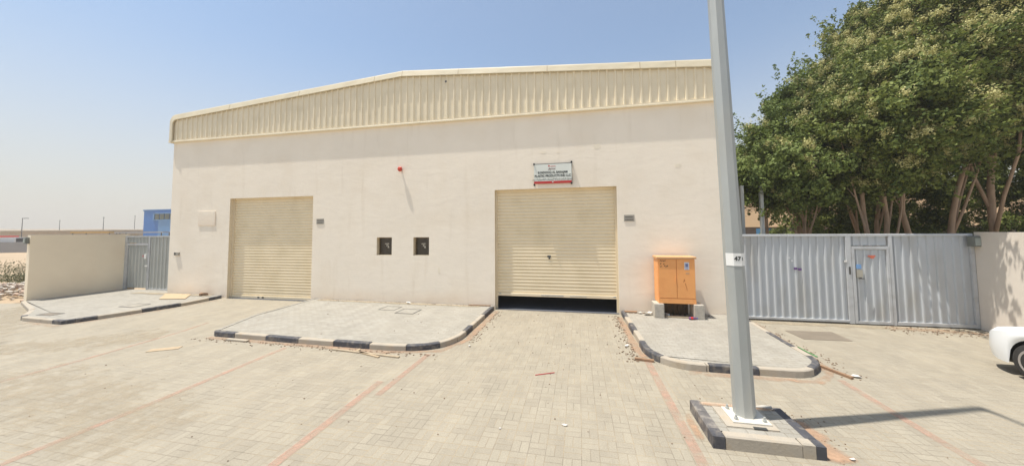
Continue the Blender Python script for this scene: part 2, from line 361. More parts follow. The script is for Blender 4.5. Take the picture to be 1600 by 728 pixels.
h.add(vs, [(i*6+k, (i+1)*6+k, (i+1)*6+k+1, i*6+k+1) for i in range(N-1) for k in range(5)])
struct(h, 'hill', mat('far_sand', lin((158, 144, 124)), .95, .1, .1), smooth=True)

# red marking lines
def line(pts, wd=.1, z=.004):
    mb = MB(); cov = []
    for (x0, y0), (x1, y1) in zip(pts[:-1], pts[1:]):
        mb.add([(x0-wd/2, y0, z), (x0+wd/2, y0, z), (x1+wd/2, y1, z), (x1-wd/2, y1, z)], [(0, 3, 2, 1)])
    mb.f = [tuple(reversed(f)) if False else f for f in mb.f]
    o = mb.build('road_marking', M_line, None, fix=True)
    a = o.data.attributes.new('cover', 'FLOAT', 'POINT'); a.data.foreach_set('value', [.45]*len(mb.v))
    return tag(o, kind='structure')
line([(-10.2, 7.5), (-9.95, 6.6), (-9.72, 4.8), (-9.6, 2), (-9.6, -6)], .09)
line([(-6.3, 6.2), (-6.22, 3.8), (-6.2, -6)], .11)
line([(-3.05, 6.42), (-3.07, 4.68)], .11)
line([(-3.30, 5.12), (-3.27, 3.0), (-3.27, -6)], .12)
line([(1.25, 6.9), (1.26, 3.9), (1.27, -6)], .12)
line([(4.2, 6.55), (4.12, 4.8), (4.12, -6)], .11)

# ---------------------------------------------------------------- raised pavements with painted kerbs
def resample(path, step=.12):
    out = [path[0]]
    for a, b in zip(path[:-1], path[1:]):
        a = Vector(a); b = Vector(b); n = max(1, int(round((b-a).length/step)))
        for k in range(1, n+1): out.append(tuple(a+(b-a)*k/n))
    return out
def rounded(path, rad, n=6):
    out = [path[0]]
    for i in range(1, len(path)-1):
        p0, p1, p2 = Vector(path[i-1]), Vector(path[i]), Vector(path[i+1]); r = rad[i]
        if not r: out.append(tuple(p1)); continue
        a = p1+(p0-p1).normalized()*r; b = p1+(p2-p1).normalized()*r
        for k in range(n+1):
            q = k/n; out.append(tuple((1-q)**2*a+2*q*(1-q)*p1+q*q*b))
    out.append(path[-1]); return out
def kerb(path, stones, zt=.12, wk=.11, mats=(M_conc, M_blk), seed=1):
    """path: outer edge, pavement on its left; stones: (length, material index) repeated along the way"""
    rn = random.Random(seed); pts = resample(path); P = [Vector(q) for q in pts]
    nrm = []
    for i in range(len(P)):
        d = (P[min(i+1, len(P)-1)]-P[max(i-1, 0)]).normalized(); nrm.append(Vector((-d.y, d.x)))
    cum = [0]
    for i in range(1, len(P)): cum.append(cum[-1]+(P[i]-P[i-1]).length)
    def at(s):
        s = max(0, min(cum[-1]-1e-6, s)); i = 0
        while i < len(P)-2 and cum[i+1] < s: i += 1
        f = (s-cum[i])/max(1e-9, cum[i+1]-cum[i]); return P[i].lerp(P[i+1], f), nrm[i].lerp(nrm[i+1], f).normalized()
    mb = MB(); s = 0; k = 0
    while s < cum[-1]-.02:
        L, mi = stones[k % len(stones)]; k += 1; e = min(cum[-1], s+L); dz = rn.uniform(-.006, .006); dn = rn.uniform(-.008, .008)
        n = max(1, int((e-s)/.12)); vs = []
        g_ = .006
        for j in range(n+1):
            q, nn = at(s+g_+(e-s-2*g_)*j/n)
            for (o, z) in ((0, -.02), (.003, zt-.016), (.016, zt), (wk, zt), (wk, -.02)):
                c = q+nn*(o+dn if o < wk else o); vs.append((c.x, c.y, z+(dz if z > 0 else 0)+(rn.uniform(-.002, .002) if 0 < z else 0)))
        fs = [(j*5+a, j*5+5+a, j*5+6+a, j*5+1+a) for j in range(n) for a in range(4)]
        fs += [(0, 1, 2, 3, 4), tuple(n*5+a for a in (4, 3, 2, 1, 0))]
        mb.add(vs, fs, mi); s = e
    struct(mb, 'kerb', list(mats))
    return [tuple(P[i]+nrm[i]*(wk-.002)) for i in range(len(P))]
def walk(poly, z=.114):
    mb = MB(); n = len(poly); mb.add([(x, y, z) for x, y in poly], [tuple(range(n))])
    struct(mb, 'pavement', M_walk)
YF = 10.4
mid = rounded([(-9.42, 10.36), (-9.3, 8.0), (-8.78, 6.55), (-6.2, 6.47), (-4.2, 6.43), (-2.68, 6.5), (-2.68, 10.36)], [0, 0, .12, 0, 0, 1.15, 0])
inner = kerb(mid, [(3.85, 2), (.72, 1), (.92, 0), (.92, 1), (.92, 0), (.9, 1), (.83, 0), (.72, 1), (.5, 0), (.45, 0), (.5, 1), (.4, 0), (.7, 0), (1.0, 1), (.8, 0), (.9, 1)], seed=2, mats=(M_conc, M_blk, M_walk))
walk(inner+[(-2.81, 10.39), (-9.29, 10.39)])
rgt = rounded([(1.19, 10.36), (1.26, 7.0), (1.7, 6.5), (3.75, 6.5), (4.25, 7.0), (4.40, 10.36)], [0, .35, .35, .25, .3, 0])
inner = kerb(rgt, [(.7, 1), (.62, 0), (.62, 1), (.75, 0), (.95, 1), (.85, 0), (.05, 0), (.78, 1), (.95, 0), (.42, 1), (.34, 1), (.5, 0), (1.0, 1), (.9, 0), (.8, 1), (.9, 0)], seed=5)
walk(inner+[(4.27, 10.39), (1.33, 10.39)])
lft = rounded([(-19.7, 8.25), (-17.1, 7.35), (-15.95, 6.68), (-14.05, 6.6), (-13.75, 7.5), (-13.42, 8.9), (-13.5, 10.36)], [0, .3, .3, .12, .2, .3, 0])
inner = kerb(lft, [(.9, 0), (.9, 0), (.9, 0), (1.1, 0), (.25, 1), (1.0, 0), (.5, 0), (.62, 1), (.4, 1), (.9, 0), (.95, 1), (.9, 0), (.8, 1), (.9, 1)], zt=.11, seed=8)
walk(inner+[(-13.63, 10.39), (-16.4, 10.39), (-16.4, 10.9), (-19.4, 10.9), (-19.6, 8.3)], .104)

# kerbed island of the lamp
isl = MB(); x0, x1, y0, y1, zt = 1.47, 2.56, 4.29, 5.10, .155
def stone(a, b, mi): isl.box((a[0], a[1], -.01), (b[0], b[1], zt+rnd.uniform(-.003, .003)), mi, bev=.016)
stone((x0, y0, 0), (x0+.13, y0+.16, 0), 1); stone((x0+.136, y0, 0), (x1-.20, y0+.12, 0), 0); stone((x1-.194, y0, 0), (x1-.07, y0+.12, 0), 0)
stone((x1-.13, y0-.01, 0), (x1, y0+.12, 0), 1) if False else None
isl.box((x1-.066, y0, -.01), (x1+.03, y0+.12, zt), 1, bev=.016)
stone((x0, y0+.166, 0), (x0+.13, y0+.5, 0), 2); stone((x0, y0+.506, 0), (x0+.13, y1, 0), 2)
isl.box((x1-.11, y0+.126, -.01), (x1+.02, y0+.47, zt), 1, bev=.016); isl.box((x1-.11, y0+.476, -.01), (x1+.02, y1, zt-.01), 1, bev=.016)
isl.box((x0+.136, y1-.12, -.01), (x0+.5, y1, zt-.01), 0, bev=.016); isl.box((x0+.506, y1-.12, -.01), (x1-.116, y1, zt-.012), 0, bev=.016)
struct(isl, 'kerb', [M_conc, M_blk, M_dkpaint])
top = MB(); top.add([(x0+.12, y0+.11, .146), (x1-.10, y0+.11, .146), (x1-.10, y1-.11, .146), (x0+.12, y1-.11, .146)], [(0, 1, 2, 3)])
struct(top, 'traffic_island', M_walk)
pad = MB(); pad.box((1.70, 4.50, .14), (2.26, 4.96, .158), 0)
struct(pad, 'pavement', M_conc)

def drift(pts, wd, m, z=.006, seed=1, bias=.3, side=0):
    """thin strip of blown sand along a path, thinning out at its edges"""
    rn = random.Random(seed); P = [Vector(q) for q in resample(pts, .15)]; vs = []; cov = []; K = 7
    for i, q in enumerate(P):
        d = (P[min(i+1, len(P)-1)]-P[max(i-1, 0)]).normalized(); nn = Vector((-d.y, d.x))
        wv = wd*(.7+.6*rn.random())
        for k in range(K):
            f = k/(K-1); o = (f-.5)*wv if side == 0 else side*f*wv
            c = q+nn*o; vs.append((c.x, c.y, z))
            e = 1-abs(f-.5)*2 if side == 0 else 1-f
            cov.append(bias*min(1, e*1.6)+ .1 - (.5 if i in (0, len(P)-1) or e <= 0 else 0))
    mb = MB(); mb.add(vs, [(i*K+k, (i+1)*K+k, (i+1)*K+k+1, i*K+k+1) for i in range(len(P)-1) for k in range(K-1)])
    o = mb.build('sand_drift', m, None, fix=True)
    a = o.data.attributes.new('cover', 'FLOAT', 'POINT'); a.data.foreach_set('value', cov)
    return tag(o, kind='stuff')
drift([(-8.9, 6.45), (-6, 6.4), (-4, 6.34), (-2.9, 6.6), (-2.55, 7.4), (-2.58, 10.3)], .32, M_redsand, seed=3, bias=.5)
drift([(1.1, 10.2), (1.16, 7.3), (1.3, 6.9)], .34, M_redsand, seed=4, bias=.52)
drift([(1.7, 6.42), (3.8, 6.4), (4.15, 6.7), (4.35, 7.2), (4.55, 10.2)], .3, M_redsand, seed=5, bias=.45)
drift([(-15.6, 6.6), (-14, 6.5), (-13.6, 7.5), (-13.3, 8.9), (-13.3, 10.2)], .4, M_redsand, seed=6, bias=.4)
drift([(1.40, 5.1), (1.38, 4.3)], .2, M_redsand, seed=7, bias=.5)
drift([(2.7, 5.2), (2.72, 4.2)], .5, M_redsand, seed=9, bias=.62)
drift([(1.5, 5.0), (2.5, 5.0)], .16, M_redsand, .160, seed=10, bias=.55)
drift([(7.5, 10.2), (9.4, 9.9), (9.2, 8.7)], .7, M_redsand, seed=11, bias=.42)
drift([(-17.8, 10.2), (-15.2, 10.25), (-13.8, 10.2)], .5, M_dust, .122, seed=12, bias=.5)
drift([(-9.2, 10.25), (-6, 10.2), (-3, 10.22)], .4, M_dust, .122, seed=13, bias=.5)
drift([(4.5, 10.2), (9.4, 10.1)], .5, M_dust, .005, seed=14, bias=.45)
drift([(-12, 3), (-9, 4), (-5, 3.2)], 2.2, M_dust, .005, seed=15, bias=.25)
drift([(-19, 8.1), (-13, 4.5), (-10, 6.5)], 2.0, M_dust, .0055, seed=16, bias=.28)

# ---------------------------------------------------------------- the warehouse
WH = thing('warehouse', 'cream plastered warehouse with beige ribbed gable band and two roller shutters', 'warehouse', (-5.97, YF, 0))
XL, XR, ZW, TH = -16.28, 4.06, 6.30, .22
DL = (-13.32, -9.56, 0, 3.84); DR = (-2.67, 1.15, 0, 3.84)
W1 = (-6.93, -6.35, 1.69, 2.31); W2 = (-5.54, -4.965, 1.69, 2.31)
def holed_wall(mb, y, th, X0, X1, Z0, Z1, holes, jamb_mi=1):
    xs = sorted({X0, X1, *[h[0] for h in holes], *[h[1] for h in holes]}); zs = sorted({Z0, Z1, *[h[2] for h in holes], *[h[3] for h in holes]})
    def inh(x, z): return any(h[0] < x < h[1] and h[2] < z < h[3] for h in holes)
    for a, b in zip(xs[:-1], xs[1:]):
        for c, d in zip(zs[:-1], zs[1:]):
            if inh((a+b)/2, (c+d)/2): continue
            mb.add([(a, y, c), (b, y, c), (b, y, d), (a, y, d)], [(0, 1, 2, 3)])
            mb.add([(a, y+th, c), (b, y+th, c), (b, y+th, d), (a, y+th, d)], [(3, 2, 1, 0)])
    for h in holes:
        a, b, c, d = h
        mb.add([(a, y, c), (a, y+th, c), (a, y+th, d), (a, y, d)], [(0, 1, 2, 3)], jamb_mi)
        mb.add([(b, y, c), (b, y+th, c), (b, y+th, d), (b, y, d)], [(3, 2, 1, 0)], jamb_mi)
        mb.add([(a, y, d), (b, y, d), (b, y+th, d), (a, y+th, d)], [(3, 2, 1, 0)], jamb_mi)
        if c > Z0: mb.add([(a, y, c), (b, y, c), (b, y+th, c), (a, y+th, c)], [(0, 1, 2, 3)], jamb_mi)
wl = MB(); holed_wall(wl, YF, TH, XL, XR, -.05, ZW, [DL, DR, W1, W2])
wl.add([(XL, YF, -.05), (XL, YF+30, -.05), (XL, YF+30, ZW+.9), (XL, YF, ZW)], [(3, 2, 1, 0)])
wl.box((XL, YF+TH, -.05), (XL+.2, YF+30, 7.1)); wl.box((XR-.2, YF+TH, -.05), (XR, YF+30, 7.1)); wl.box((XL+.2, YF+29.8, -.05), (XR-.2, YF+30, 7.1))
wl.f = wl.f; 
wl.build('wall', [M_wall, M_reveal], WH)
# threshold + interior floor
fl = MB(); fl.add([(XL+.2, YF+.02, .006), (XR-.2, YF+.02, .006), (XR-.2, YF+29, .006), (XL+.2, YF+29, .006)], [(0, 1, 2, 3)])
fl.build('floor', mat('dark_shop_floor', lin((84, 86, 92)), .8, .1, 1), WH)
# corrugated gable band
AX, AZ, EL, ER, ZEL, ZER = -5.97, 8.16, -16.47, 4.19, 7.36, 7.45
def rz_(x): return AZ+(ZEL-AZ)*(AX-x)/(AX-EL) if x < AX else AZ+(ZER-AZ)*(x-AX)/(ER-AX)
ZB = 6.27; cl = MB(); x = EL+.2; YP = YF-.04
prof = []
while x < ER-.2:
    prof += [(x, YP), (x+.165, YP), (x+.185, YP-.034), (x+.225, YP-.034), (x+.245, YP)]; x += .25
prof = [q for q in prof if q[0] < ER-.1]
vs = []
for (x, y) in prof: vs += [(x, y, ZB), (x, y, rz_(x)-.12)]
cl.add(vs, [(2*i, 2*i+2, 2*i+3, 2*i+1) for i in range(len(prof)-1)])
cl.build('gable_cladding', M_clad, WH)
bt = MB(); bt.box((EL+.02, YF-.098, ZB-.055), (ER-.02, YF-.003, ZB-.002), bev=.012); bt.box((EL+.02, YF-.088, ZB-.0015), (ER-.02, YF-.076, ZB+.035))
bt.build('bottom_flashing', M_clad, WH)
# rounded verge flashing: profile swept up, over the gable and down
def path_off(o):
    pts = [(EL+o, ZB-.05)]
    rad = .32
    for (cx, z0, sgn) in ((EL, ZEL, 1),):
        pass
    sl_ = math.atan2(AZ-ZEL, AX-EL); sr = math.atan2(AZ-ZER, ER-AX)
    # left corner arc
    r = rad-o*.6; cxl = EL+o+r; czl = ZEL-o-r+r*math.tan(sl_)
    for k in range(7):
        a = pi-(pi/2-sl_)*k/6
        pts.append((cxl+r*cos(a), czl+r*sin(a)))
    pts.append((AX, AZ-o/cos(sl_)))
    cxr = ER-o-r; czr = ZER-o-r+r*math.tan(sr)
    for k in range(7):
        a = (pi/2-sr)*(1-k/6)
        pts.append((cxr+r*cos(a), czr+r*sin(a)))
    pts.append((ER-o, ZB-.05)); return pts
sec = [(.235, YF-.074), (.235, YF-.118), (.225, YF-.124), (.05, YF-.085), (.015, YF-.07), (0, YF-.04), (0, YF+.35)]
fn = 0; vf = MB(); rings = [path_off(o) for o, _ in sec]; NP = len(rings[0])
rnf = random.Random(12)
# subdivide the long runs so that the sheet can be slightly dented
def dens(path):
    out = []
    for i in range(len(path)-1):
        n = 24 if math.dist(path[i], path[i+1]) > 5 else 1
        for k in range(n): out.append((path[i][0]+(path[i+1][0]-path[i][0])*k/n, path[i][1]+(path[i+1][1]-path[i][1])*k/n))
    return out+[path[-1]]
rings = [dens(r) for r in rings]; NP = len(rings[0])
vs = []
for j, (o, y) in enumerate(sec):
    for i in range(NP):
        dd = rnf.uniform(-.004, .004) if 0 < j < 5 else 0
        vs.append((rings[j][i][0], y+dd, rings[j][i][1]+(dd if 8 < i < NP-9 else 0)))
vf.add(vs, [(j*NP+i, j*NP+i+1, (j+1)*NP+i+1, (j+1)*NP+i) for j in range(len(sec)-1) for i in range(NP-1)])
vf.build('verge_flashing', M_trim, WH, fix=True)
for x in (-13.4, -10.2, -7.05, -5.97, -3.9, -.9, 1.9, 2.9):
    z = rz_(x); 
    sj = MB(); sj.add([(x-.01, YF-.127, z-.228), (x+.01, YF-.127, z-.228), (x+.01, YF-.082, z-.03), (x-.01, YF-.082, z-.03), (x-.01, YF-.1, z-.228), (x+.01, YF-.1, z-.228), (x+.01, YF-.06, z-.03), (x-.01, YF-.06, z-.03)], [(0, 1, 2, 3), (0, 3, 7, 4), (1, 5, 6, 2)]); sj.build('flashing_joint', mat('flashing_seam', lin((168, 152, 122)), .6), WH)
# roof sheets
rf = MB()
for (xa, za, xb, zb) in ((EL+.05, ZEL-.03, AX, AZ-.03), (AX, AZ-.03, ER-.05, ZER-.03)):
    rf.add([(xa, YF+.1, za), (xb, YF+.1, zb), (xb, YF+30.2, zb), (xa, YF+30.2, za), (xa, YF+.1, za-.08), (xb, YF+.1, zb-.08), (xb, YF+30.2, zb-.08), (xa, YF+30.2, za-.08)],
           [(0, 1, 2, 3), (7, 6, 5, 4), (0, 4, 5, 1), (2, 6, 7, 3), (0, 3, 7, 4), (1, 5, 6, 2)])
rf.build('roof', M_roof, WH)
hole = MB(); hole.tube([(-4.35, YF-.045, 7.6), (-4.35, YF-.078, 7.6)], .035, 8)
hole.build('vent_stub', M_steel, WH)

# roller shutters
def shutter(D, zb, label, seed):
    a, b, _, zt = D; y = YF+.175; pit = .105; mb = MB(); pr = []
    z = zb+.09
    rn = random.Random(seed)
    while z < zt+.05:
        dd = rn.uniform(-.0004, .0004)
        for (f, o) in ((0, .012), (.10, -.001), (.30, -.009), (.62, -.011), (.86, -.004), (.93, .012)):
            if z+f*pit < zt+.06: pr.append((z+f*pit, y+o+dd))
        z += pit
    xs = [a-.01, a+(b-a)*.25, a+(b-a)*.5, a+(b-a)*.75, b+.01]
    vs = []
    for (z, yy) in pr:
        for k, x in enumerate(xs): vs.append((x, yy+.002*sin(k*1.7), z))
    K = len(xs)
    mb.add(vs, [(i*K+k, i*K+k+1, (i+1)*K+k+1, (i+1)*K+k) for i in range(len(pr)-1) for k in range(K-1)])
    sh = mb.build('roller_shutter', M_shut, WH, smooth='angle')
    if label: sh['label'] = label
    br = MB(); br.box((a+.005, y-.028, zb), (b-.005, y+.012, zb+.095), bev=.006); br.build('bottom_rail', M_shut, sh)
    for (p_, q_) in ((a+.002, a+.055), (b-.055, b-.002)):
        gd = MB(); gd.box((p_, YF+.125, .006), (q_, YF+.20, zt-.002)); gd.build('guide_rail', M_reveal, sh)
    return sh
s1 = shutter(DL, .012, 'cream roller shutter pulled right down', 1)
for p_ in (-12.05, -11.85):
    lk = MB(); lk.box((p_, YF+.135, .03), (p_+.08, YF+.146, .075)); lk.build('lock', M_steel, s1)
s2 = shutter(DR, .415, 'wide cream roller shutter left open a little at the bottom', 2)
lk = MB(); lk.box((-.99, YF+.15, 1.66), (-.88, YF+.162, 1.72)); lk.box((-.95, YF+.148, 1.60), (-.90, YF+.16, 1.66)); lk.build('lock', M_steel, s2)
for (p_, q_, za_, zb_) in ((-1.2, -.5, .44, .475), (-.3, .2, .45, .47), (-2.58, -2.5, .47, .5), (1.0, 1.08, .455, .5)):
    st = MB(); st.box((p_, YF+.1435, za_), (q_, YF+.1465, zb_)); st.build('scuffed_strip', mat('scuffed_metal', lin((182, 180, 172)), .6, .3, 14), s2)
gy = MB(); gy.box((-9.74, YF+.145, .002), (-9.6, YF+.20, .05)); gy.build('floor_bracket', M_steel, s1)

rn = random.Random(44)
for (x, z, a_, b_) in ((-1.05, 5.0, .09, .05), (-.6, 4.98, .05, .03), (.6, 5.1, .12, .08), (-4.6, 1.2, .05, .12), (2.9, 4.4, .1, .06)):
    q = MB(); k_ = 9; q.prism_y([(x+a_*cos(2*pi*k/k_)*rn.uniform(.7, 1.2), z+b_*sin(2*pi*k/k_)*rn.uniform(.7, 1.2)) for k in range(k_)], YF-.004, YF-.0005)
    q.build('plaster_patch', mat('plaster_patch_mix', lin((240, 228, 206)), .9, .05, 5, .003, 30), WH)
# two small windows
for W in (W1, W2):
    a, b, c, d = W; y = YF+.15
    f = MB(); fwd = .028
    f.box((a+.002, y, c+.002), (b-.002, y+.04, c+.03)); f.box((a+.002, y, d-.03), (b-.002, y+.04, d-.002))
    f.box((a+.002, y, c+.031), (a+.028, y+.04, d-.031)); f.box((b-.028, y, c+.031), (b-.002, y+.04, d-.031))
    wn = f.build('window', mat('brown_window_frame', lin((120, 98, 62)), .5), WH)
    g = MB(); g.box((a+.028, y+.018, c+.03), (b-.028, y+.026, d-.03)); g.build('pane', M_glass, wn)
    cx, cz = (a+b)/2+.035, (c+d)/2+.02
    s = MB(); s.prism_y([(cx-.11, cz+.05), (cx+.05, cz+.055), (cx+.04, cz+.085), (cx-.1, cz+.075)], y+.013, y+.017)
    s.prism_y([(cx-.005, cz-.08), (cx+.06, cz-.08), (cx+.02, cz+.035)], y+.013, y+.017)
    s.prism_y([(cx-.05, cz-.02), (cx-.02, cz-.03), (cx-.005, cz+.03), (cx-.045, cz+.035)], y+.013, y+.017)
    s.build('sticker', mat('pale_sticker', lin((196, 188, 172)), .6), wn)
    sl_ = MB(); sl_.box((a+.001, YF+.003, c+.0015), (b-.001, y, c+.012)); sl_.build('sill', M_reveal, wn)
# plaster marks
pm = MB()
pm = None

# ---------------------------------------------------------------- things fixed to the facade
SG = thing('company_sign', 'white company signboard with red bottom strip above the right roller shutter', 'sign', (-.775, YF, 4.3))
b = MB(); b.box((-1.365, YF-.05, 4.04), (-.185, YF-.035, 4.60)); b.build('panel', M_signw, SG)
b = MB(); b.box((-1.365, YF-.054, 3.985), (-.185, YF-.034, 4.062)); b.build('red_strip', M_signr, SG)
b = MB(); b.box((-1.37, YF-.045, 4.602), (-.18, YF-.03, 4.62)); b.box((-.183, YF-.05, 3.985), (-.170, YF-.03, 4.61)); b.build('frame', M_steel, SG)
for (x, z) in ((-1.36, 4.615), (-.185, 4.64), (-1.355, 3.955), (-.19, 3.975)):
    b = MB(); b.tube([(x, YF-.001, z), (x, YF-.075, z)], .028, 8); b.box((x-.012, YF-.06, z-.035), (x+.012, YF-.02, z+.03)); b.build('mounting_stud', M_black, SG)
text(SG, 'lettering', 'SUNDOOQ AL BARAJAM', .098, (-.775, YF-.052, 4.335), M_ink, xs=.86, bold=.0035)
text(SG, 'lettering', 'PLASTIC PRODUCTS IND LLC', .098, (-.775, YF-.052, 4.225), M_ink, xs=.88, bold=.0035)
ar = "صندوق البراجم لصناعة المنتجات البلاستيكية ذ.م.م"
JF = {'ص':(0xFEB9,0xFEBA,0xFEBB,0xFEBC),'ن':(0xFEE5,0xFEE6,0xFEE7,0xFEE8),'د':(0xFEA9,0xFEAA,None,None),'و':(0xFEED,0xFEEE,None,None),'ق':(0xFED5,0xFED6,0xFED7,0xFED8),
      'ا':(0xFE8D,0xFE8E,None,None),'ل':(0xFEDD,0xFEDE,0xFEDF,0xFEE0),'ب':(0xFE8F,0xFE90,0xFE91,0xFE92),'ر':(0xFEAD,0xFEAE,None,None),'ج':(0xFE9D,0xFE9E,0xFE9F,0xFEA0),
      'م':(0xFEE1,0xFEE2,0xFEE3,0xFEE4),'ع':(0xFEC9,0xFECA,0xFECB,0xFECC),'ة':(0xFE93,0xFE94,None,None),'ت':(0xFE95,0xFE96,0xFE97,0xFE98),'س':(0xFEB1,0xFEB2,0xFEB3,0xFEB4),
      'ي':(0xFEF1,0xFEF2,0xFEF3,0xFEF4),'ك':(0xFED9,0xFEDA,0xFEDB,0xFEDC),'ذ':(0xFEAB,0xFEAC,None,None)}
def shape_ar(s):
    out = []
    for i, ch in enumerate(s):
        if ch not in JF: out.append(ch); continue
        f = JF[ch]; pj = i > 0 and s[i-1] in JF and JF[s[i-1]][2] is not None; nj = i+1 < len(s) and s[i+1] in JF and f[2] is not None
        k = 3 if (pj and nj) else 1 if pj else 2 if nj else 0
        out.append(chr(f[k] if f[k] else f[k-2]))
    return ''.join(reversed(out))
text(SG, 'lettering', shape_ar(ar), .075, (-.775, YF-.052, 4.12), mat('grey_lettering', lin((88, 92, 84)), .6), xs=.85, bold=.001)
lg = MB(); lx, lz = -.86, 4.52
lg.prism_y([(lx-.05, lz), (lx-.01, lz-.005), (lx+.0, lz+.03), (lx-.03, lz+.06), (lx-.045, lz+.035)], YF-.0535, YF-.05)
for k in range(5): lg.prism_y([(lx+.02+k*.035, lz-.005), (lx+.045+k*.035, lz-.005), (lx+.045+k*.033, lz+.012+.012*(k % 2)), (lx+.02+k*.035, lz+.02)], YF-.0535, YF-.05)
lg.build('emblem', M_signr, SG)
text(SG, 'lettering', shape_ar('صندوق'), .07, (-.80, YF-.052, 4.455), mat('dark_red_lettering', lin((110, 40, 36)), .6), xs=1.1, bold=.002)
b = MB(); b.tube([(-.77, YF-.0535, 4.03), (-.77, YF-.0565, 4.03)], .02, 8); b.build('strip_mark', M_signw, SG)

AL = thing('alarm_sounder', 'small red alarm beacon high on the wall between the shutters', 'alarm', (-6.02, YF, 4.664))
b = MB(); b.tube([(-6.02, YF+.001, 4.664), (-6.02, YF-.06, 4.664)], .03, 10); b.tube([(-6.02, YF+.001, 4.664), (-6.02, YF-.012, 4.664)], .04, 12); b.build('bracket', M_steel, AL)
b = MB(); b.blob((-6.02, YF-.095, 4.664), (.088, .045, .088), 14, 8); b.build('dome', M_red, AL, smooth=True)

def plate(x0, x1, z0, z1, label, seed):
    T = thing('address_plate', label, 'plate', ((x0+x1)/2, YF, z0))
    b = MB(); b.box((x0, YF-.014, z0), (x1, YF-.001, z1)); b.build('panel', M_plate, T)
    for k, zz in ((0, z0+(z1-z0)*.68), (1, z0+(z1-z0)*.27)):
        # the writing is two short rows, too small to be read: row of word-like strokes
        rn = random.Random(seed+k); q = MB(); x = x0+.03
        while x < x1-.05:
            wd = rn.uniform(.012, .03); hh = rn.uniform(.02, .036); q.box((x, YF-.0165, zz-hh/2), (x+wd, YF-.0145, zz+hh/2)); x += wd+.006
        q.build('lettering', M_plink, T)
    return T
plate(-9.385, -9.085, 2.80, 2.995, 'small grey address plate beside the left roller shutter', 3)
plate(1.345, 1.64, 2.765, 2.96, 'small grey address plate beside the right roller shutter', 9)
b = MB(); b.box((-14.84, YF-.022, 2.80), (-14.0, YF-.001, 3.36))
solid(b, 'wall_hatch', M_wall, 'square cream cover panel on the wall left of the left shutter', 'panel', (-14.42, YF, 2.8))
JB = thing('meter_box', 'tiny grey junction box low on the wall near the left building corner', 'box', (-15.83, YF, 1.6))
b = MB(); b.box((-15.95, YF-.05, 1.62), (-15.72, YF-.001, 1.74)); b.build('housing', M_plate, JB)
b = MB(); b.box((-15.94, YF-.058, 1.635), (-15.87, YF-.051, 1.73)); b.build('cover', M_steel, JB)

# ---------------------------------------------------------------- orange feeder cabinet on blocks
CB = thing('feeder_cabinet', 'orange two-door utility cabinet raised on concrete blocks against the wall', 'cabinet', (2.6, 9.95, .12))
xa, xb, ya, yb, za, zb = 2.13, 3.07, 9.80, 10.30, .50, 1.74
b = MB(); b.box((xa, ya, za), (xb, yb, zb-.03), bev=.01); b.build('body', M_orange, CB)
b = MB(); b.box((xa-.03, ya-.05, zb-.03), (xb+.03, yb+.01, zb+.03), bev=.012); b.build('top_lid', mat('muted_orange_lid', lin((206, 160, 112)), .8, .08, 6), CB)  # lid colour muted so less orange light bounces onto the wall
b = MB(); b.box((xa-.002, ya-.022, za+.002), (xb+.002, ya-.001, za+.135)); b.build('plinth', M_orange, CB)
for k, (p, q) in enumerate(((xa+.012, (xa+xb)/2-.006), ((xa+xb)/2+.006, xb-.012))):
    b = MB(); b.box((p, ya-.024, za+.15), (q, ya-.001, zb-.045)); d = b.build('door', M_orange, CB)
    if k == 0:
        hb = MB(); hb.box((q-.035, ya-.04, 1.1), (q-.015, ya-.0245, 1.22)); hb.build('handle', M_orange, d)
        gr = MB(); rn = random.Random(5)
        for (gx, gz) in ((2.19, 1.66), (2.23, 1.655), (2.27, 1.65), (2.31, 1.66), (2.2, 1.58), (2.205, 1.5), (2.28, 1.57), (2.30, 1.52), (2.335, 1.50), (2.37, 1.515)):
            gr.prism_y([(gx-.016, gz-.018), (gx+.006, gz-.02), (gx+.018, gz+.012), (gx+.002, gz+.02)], ya-.0265, ya-.0245)
        gr.build('marking', mat('black_marker', lin((92, 60, 40)), .7), d)
    else:
        lb = MB(); lb.box((2.80, ya-.0275, 1.42), (2.92, ya-.0245, 1.62)); l_ = lb.build('label_plate', mat('pale_label', lin((205, 205, 210)), .5), d)
        lb = MB(); lb.box((2.825, ya-.030, 1.49), (2.895, ya-.028, 1.585)); lb.box((2.82, ya-.03, 1.44), (2.9, ya-.028, 1.46)); lb.build('symbol', mat('blue_symbol', lin((110, 120, 160)), .5), l_)
        sc = MB(); sc.box((2.83, ya-.0265, 1.30), (2.92, ya-.0245, 1.345)); sc.build('sticker', mat('tan_sticker', lin((196, 150, 110)), .6), d)
        sc = MB(); sc.prism_y([(2.76, 1.07), (2.81, 1.12), (2.80, 1.17), (2.78, 1.16)], ya-.0265, ya-.0245); sc.prism_y([(2.80, 1.05), (2.85, .86), (2.86, .87), (2.82, 1.06)], ya-.0265, ya-.0245)
        sc.build('scrape', mat('brown_scrape', lin((190, 120, 62)), .6), d)
for (p, q, lab) in ((2.0, 2.24, 'grey concrete block under the left end of the orange cabinet'), (3.0, 3.24, 'grey concrete block under the right end of the orange cabinet')):
    b = MB(); b.box((p, 9.70, .112), (q, 10.12, .498), bev=.012); b.box((p+.02, 9.697, .14), (q-.02, 9.7, .47))
    solid(b, 'concrete_block', M_block, lab, 'block', ((p+q)/2, 9.91, .112), 'concrete blocks under the cabinet')
cbx = MB(); rn = random.Random(4)
for k in range(4):
    x = 2.42+k*.15; pts = []
    for j in range(6): pts.append((x+.03*sin(j*1.3+k), 10.12+.03*cos(j+k), .115+.39*j/5))
    cbx.tube(pts, .02, 6)
ub = MB(); ub.box((2.26, 10.2, .116), (2.98, 10.29, .498)); ub.build('gap_shade_panel', mat('gap_shade_brown', lin((104, 88, 68)), .9, .2, 5), CB)  # brown panel added to give the open gap under the cabinet its shade
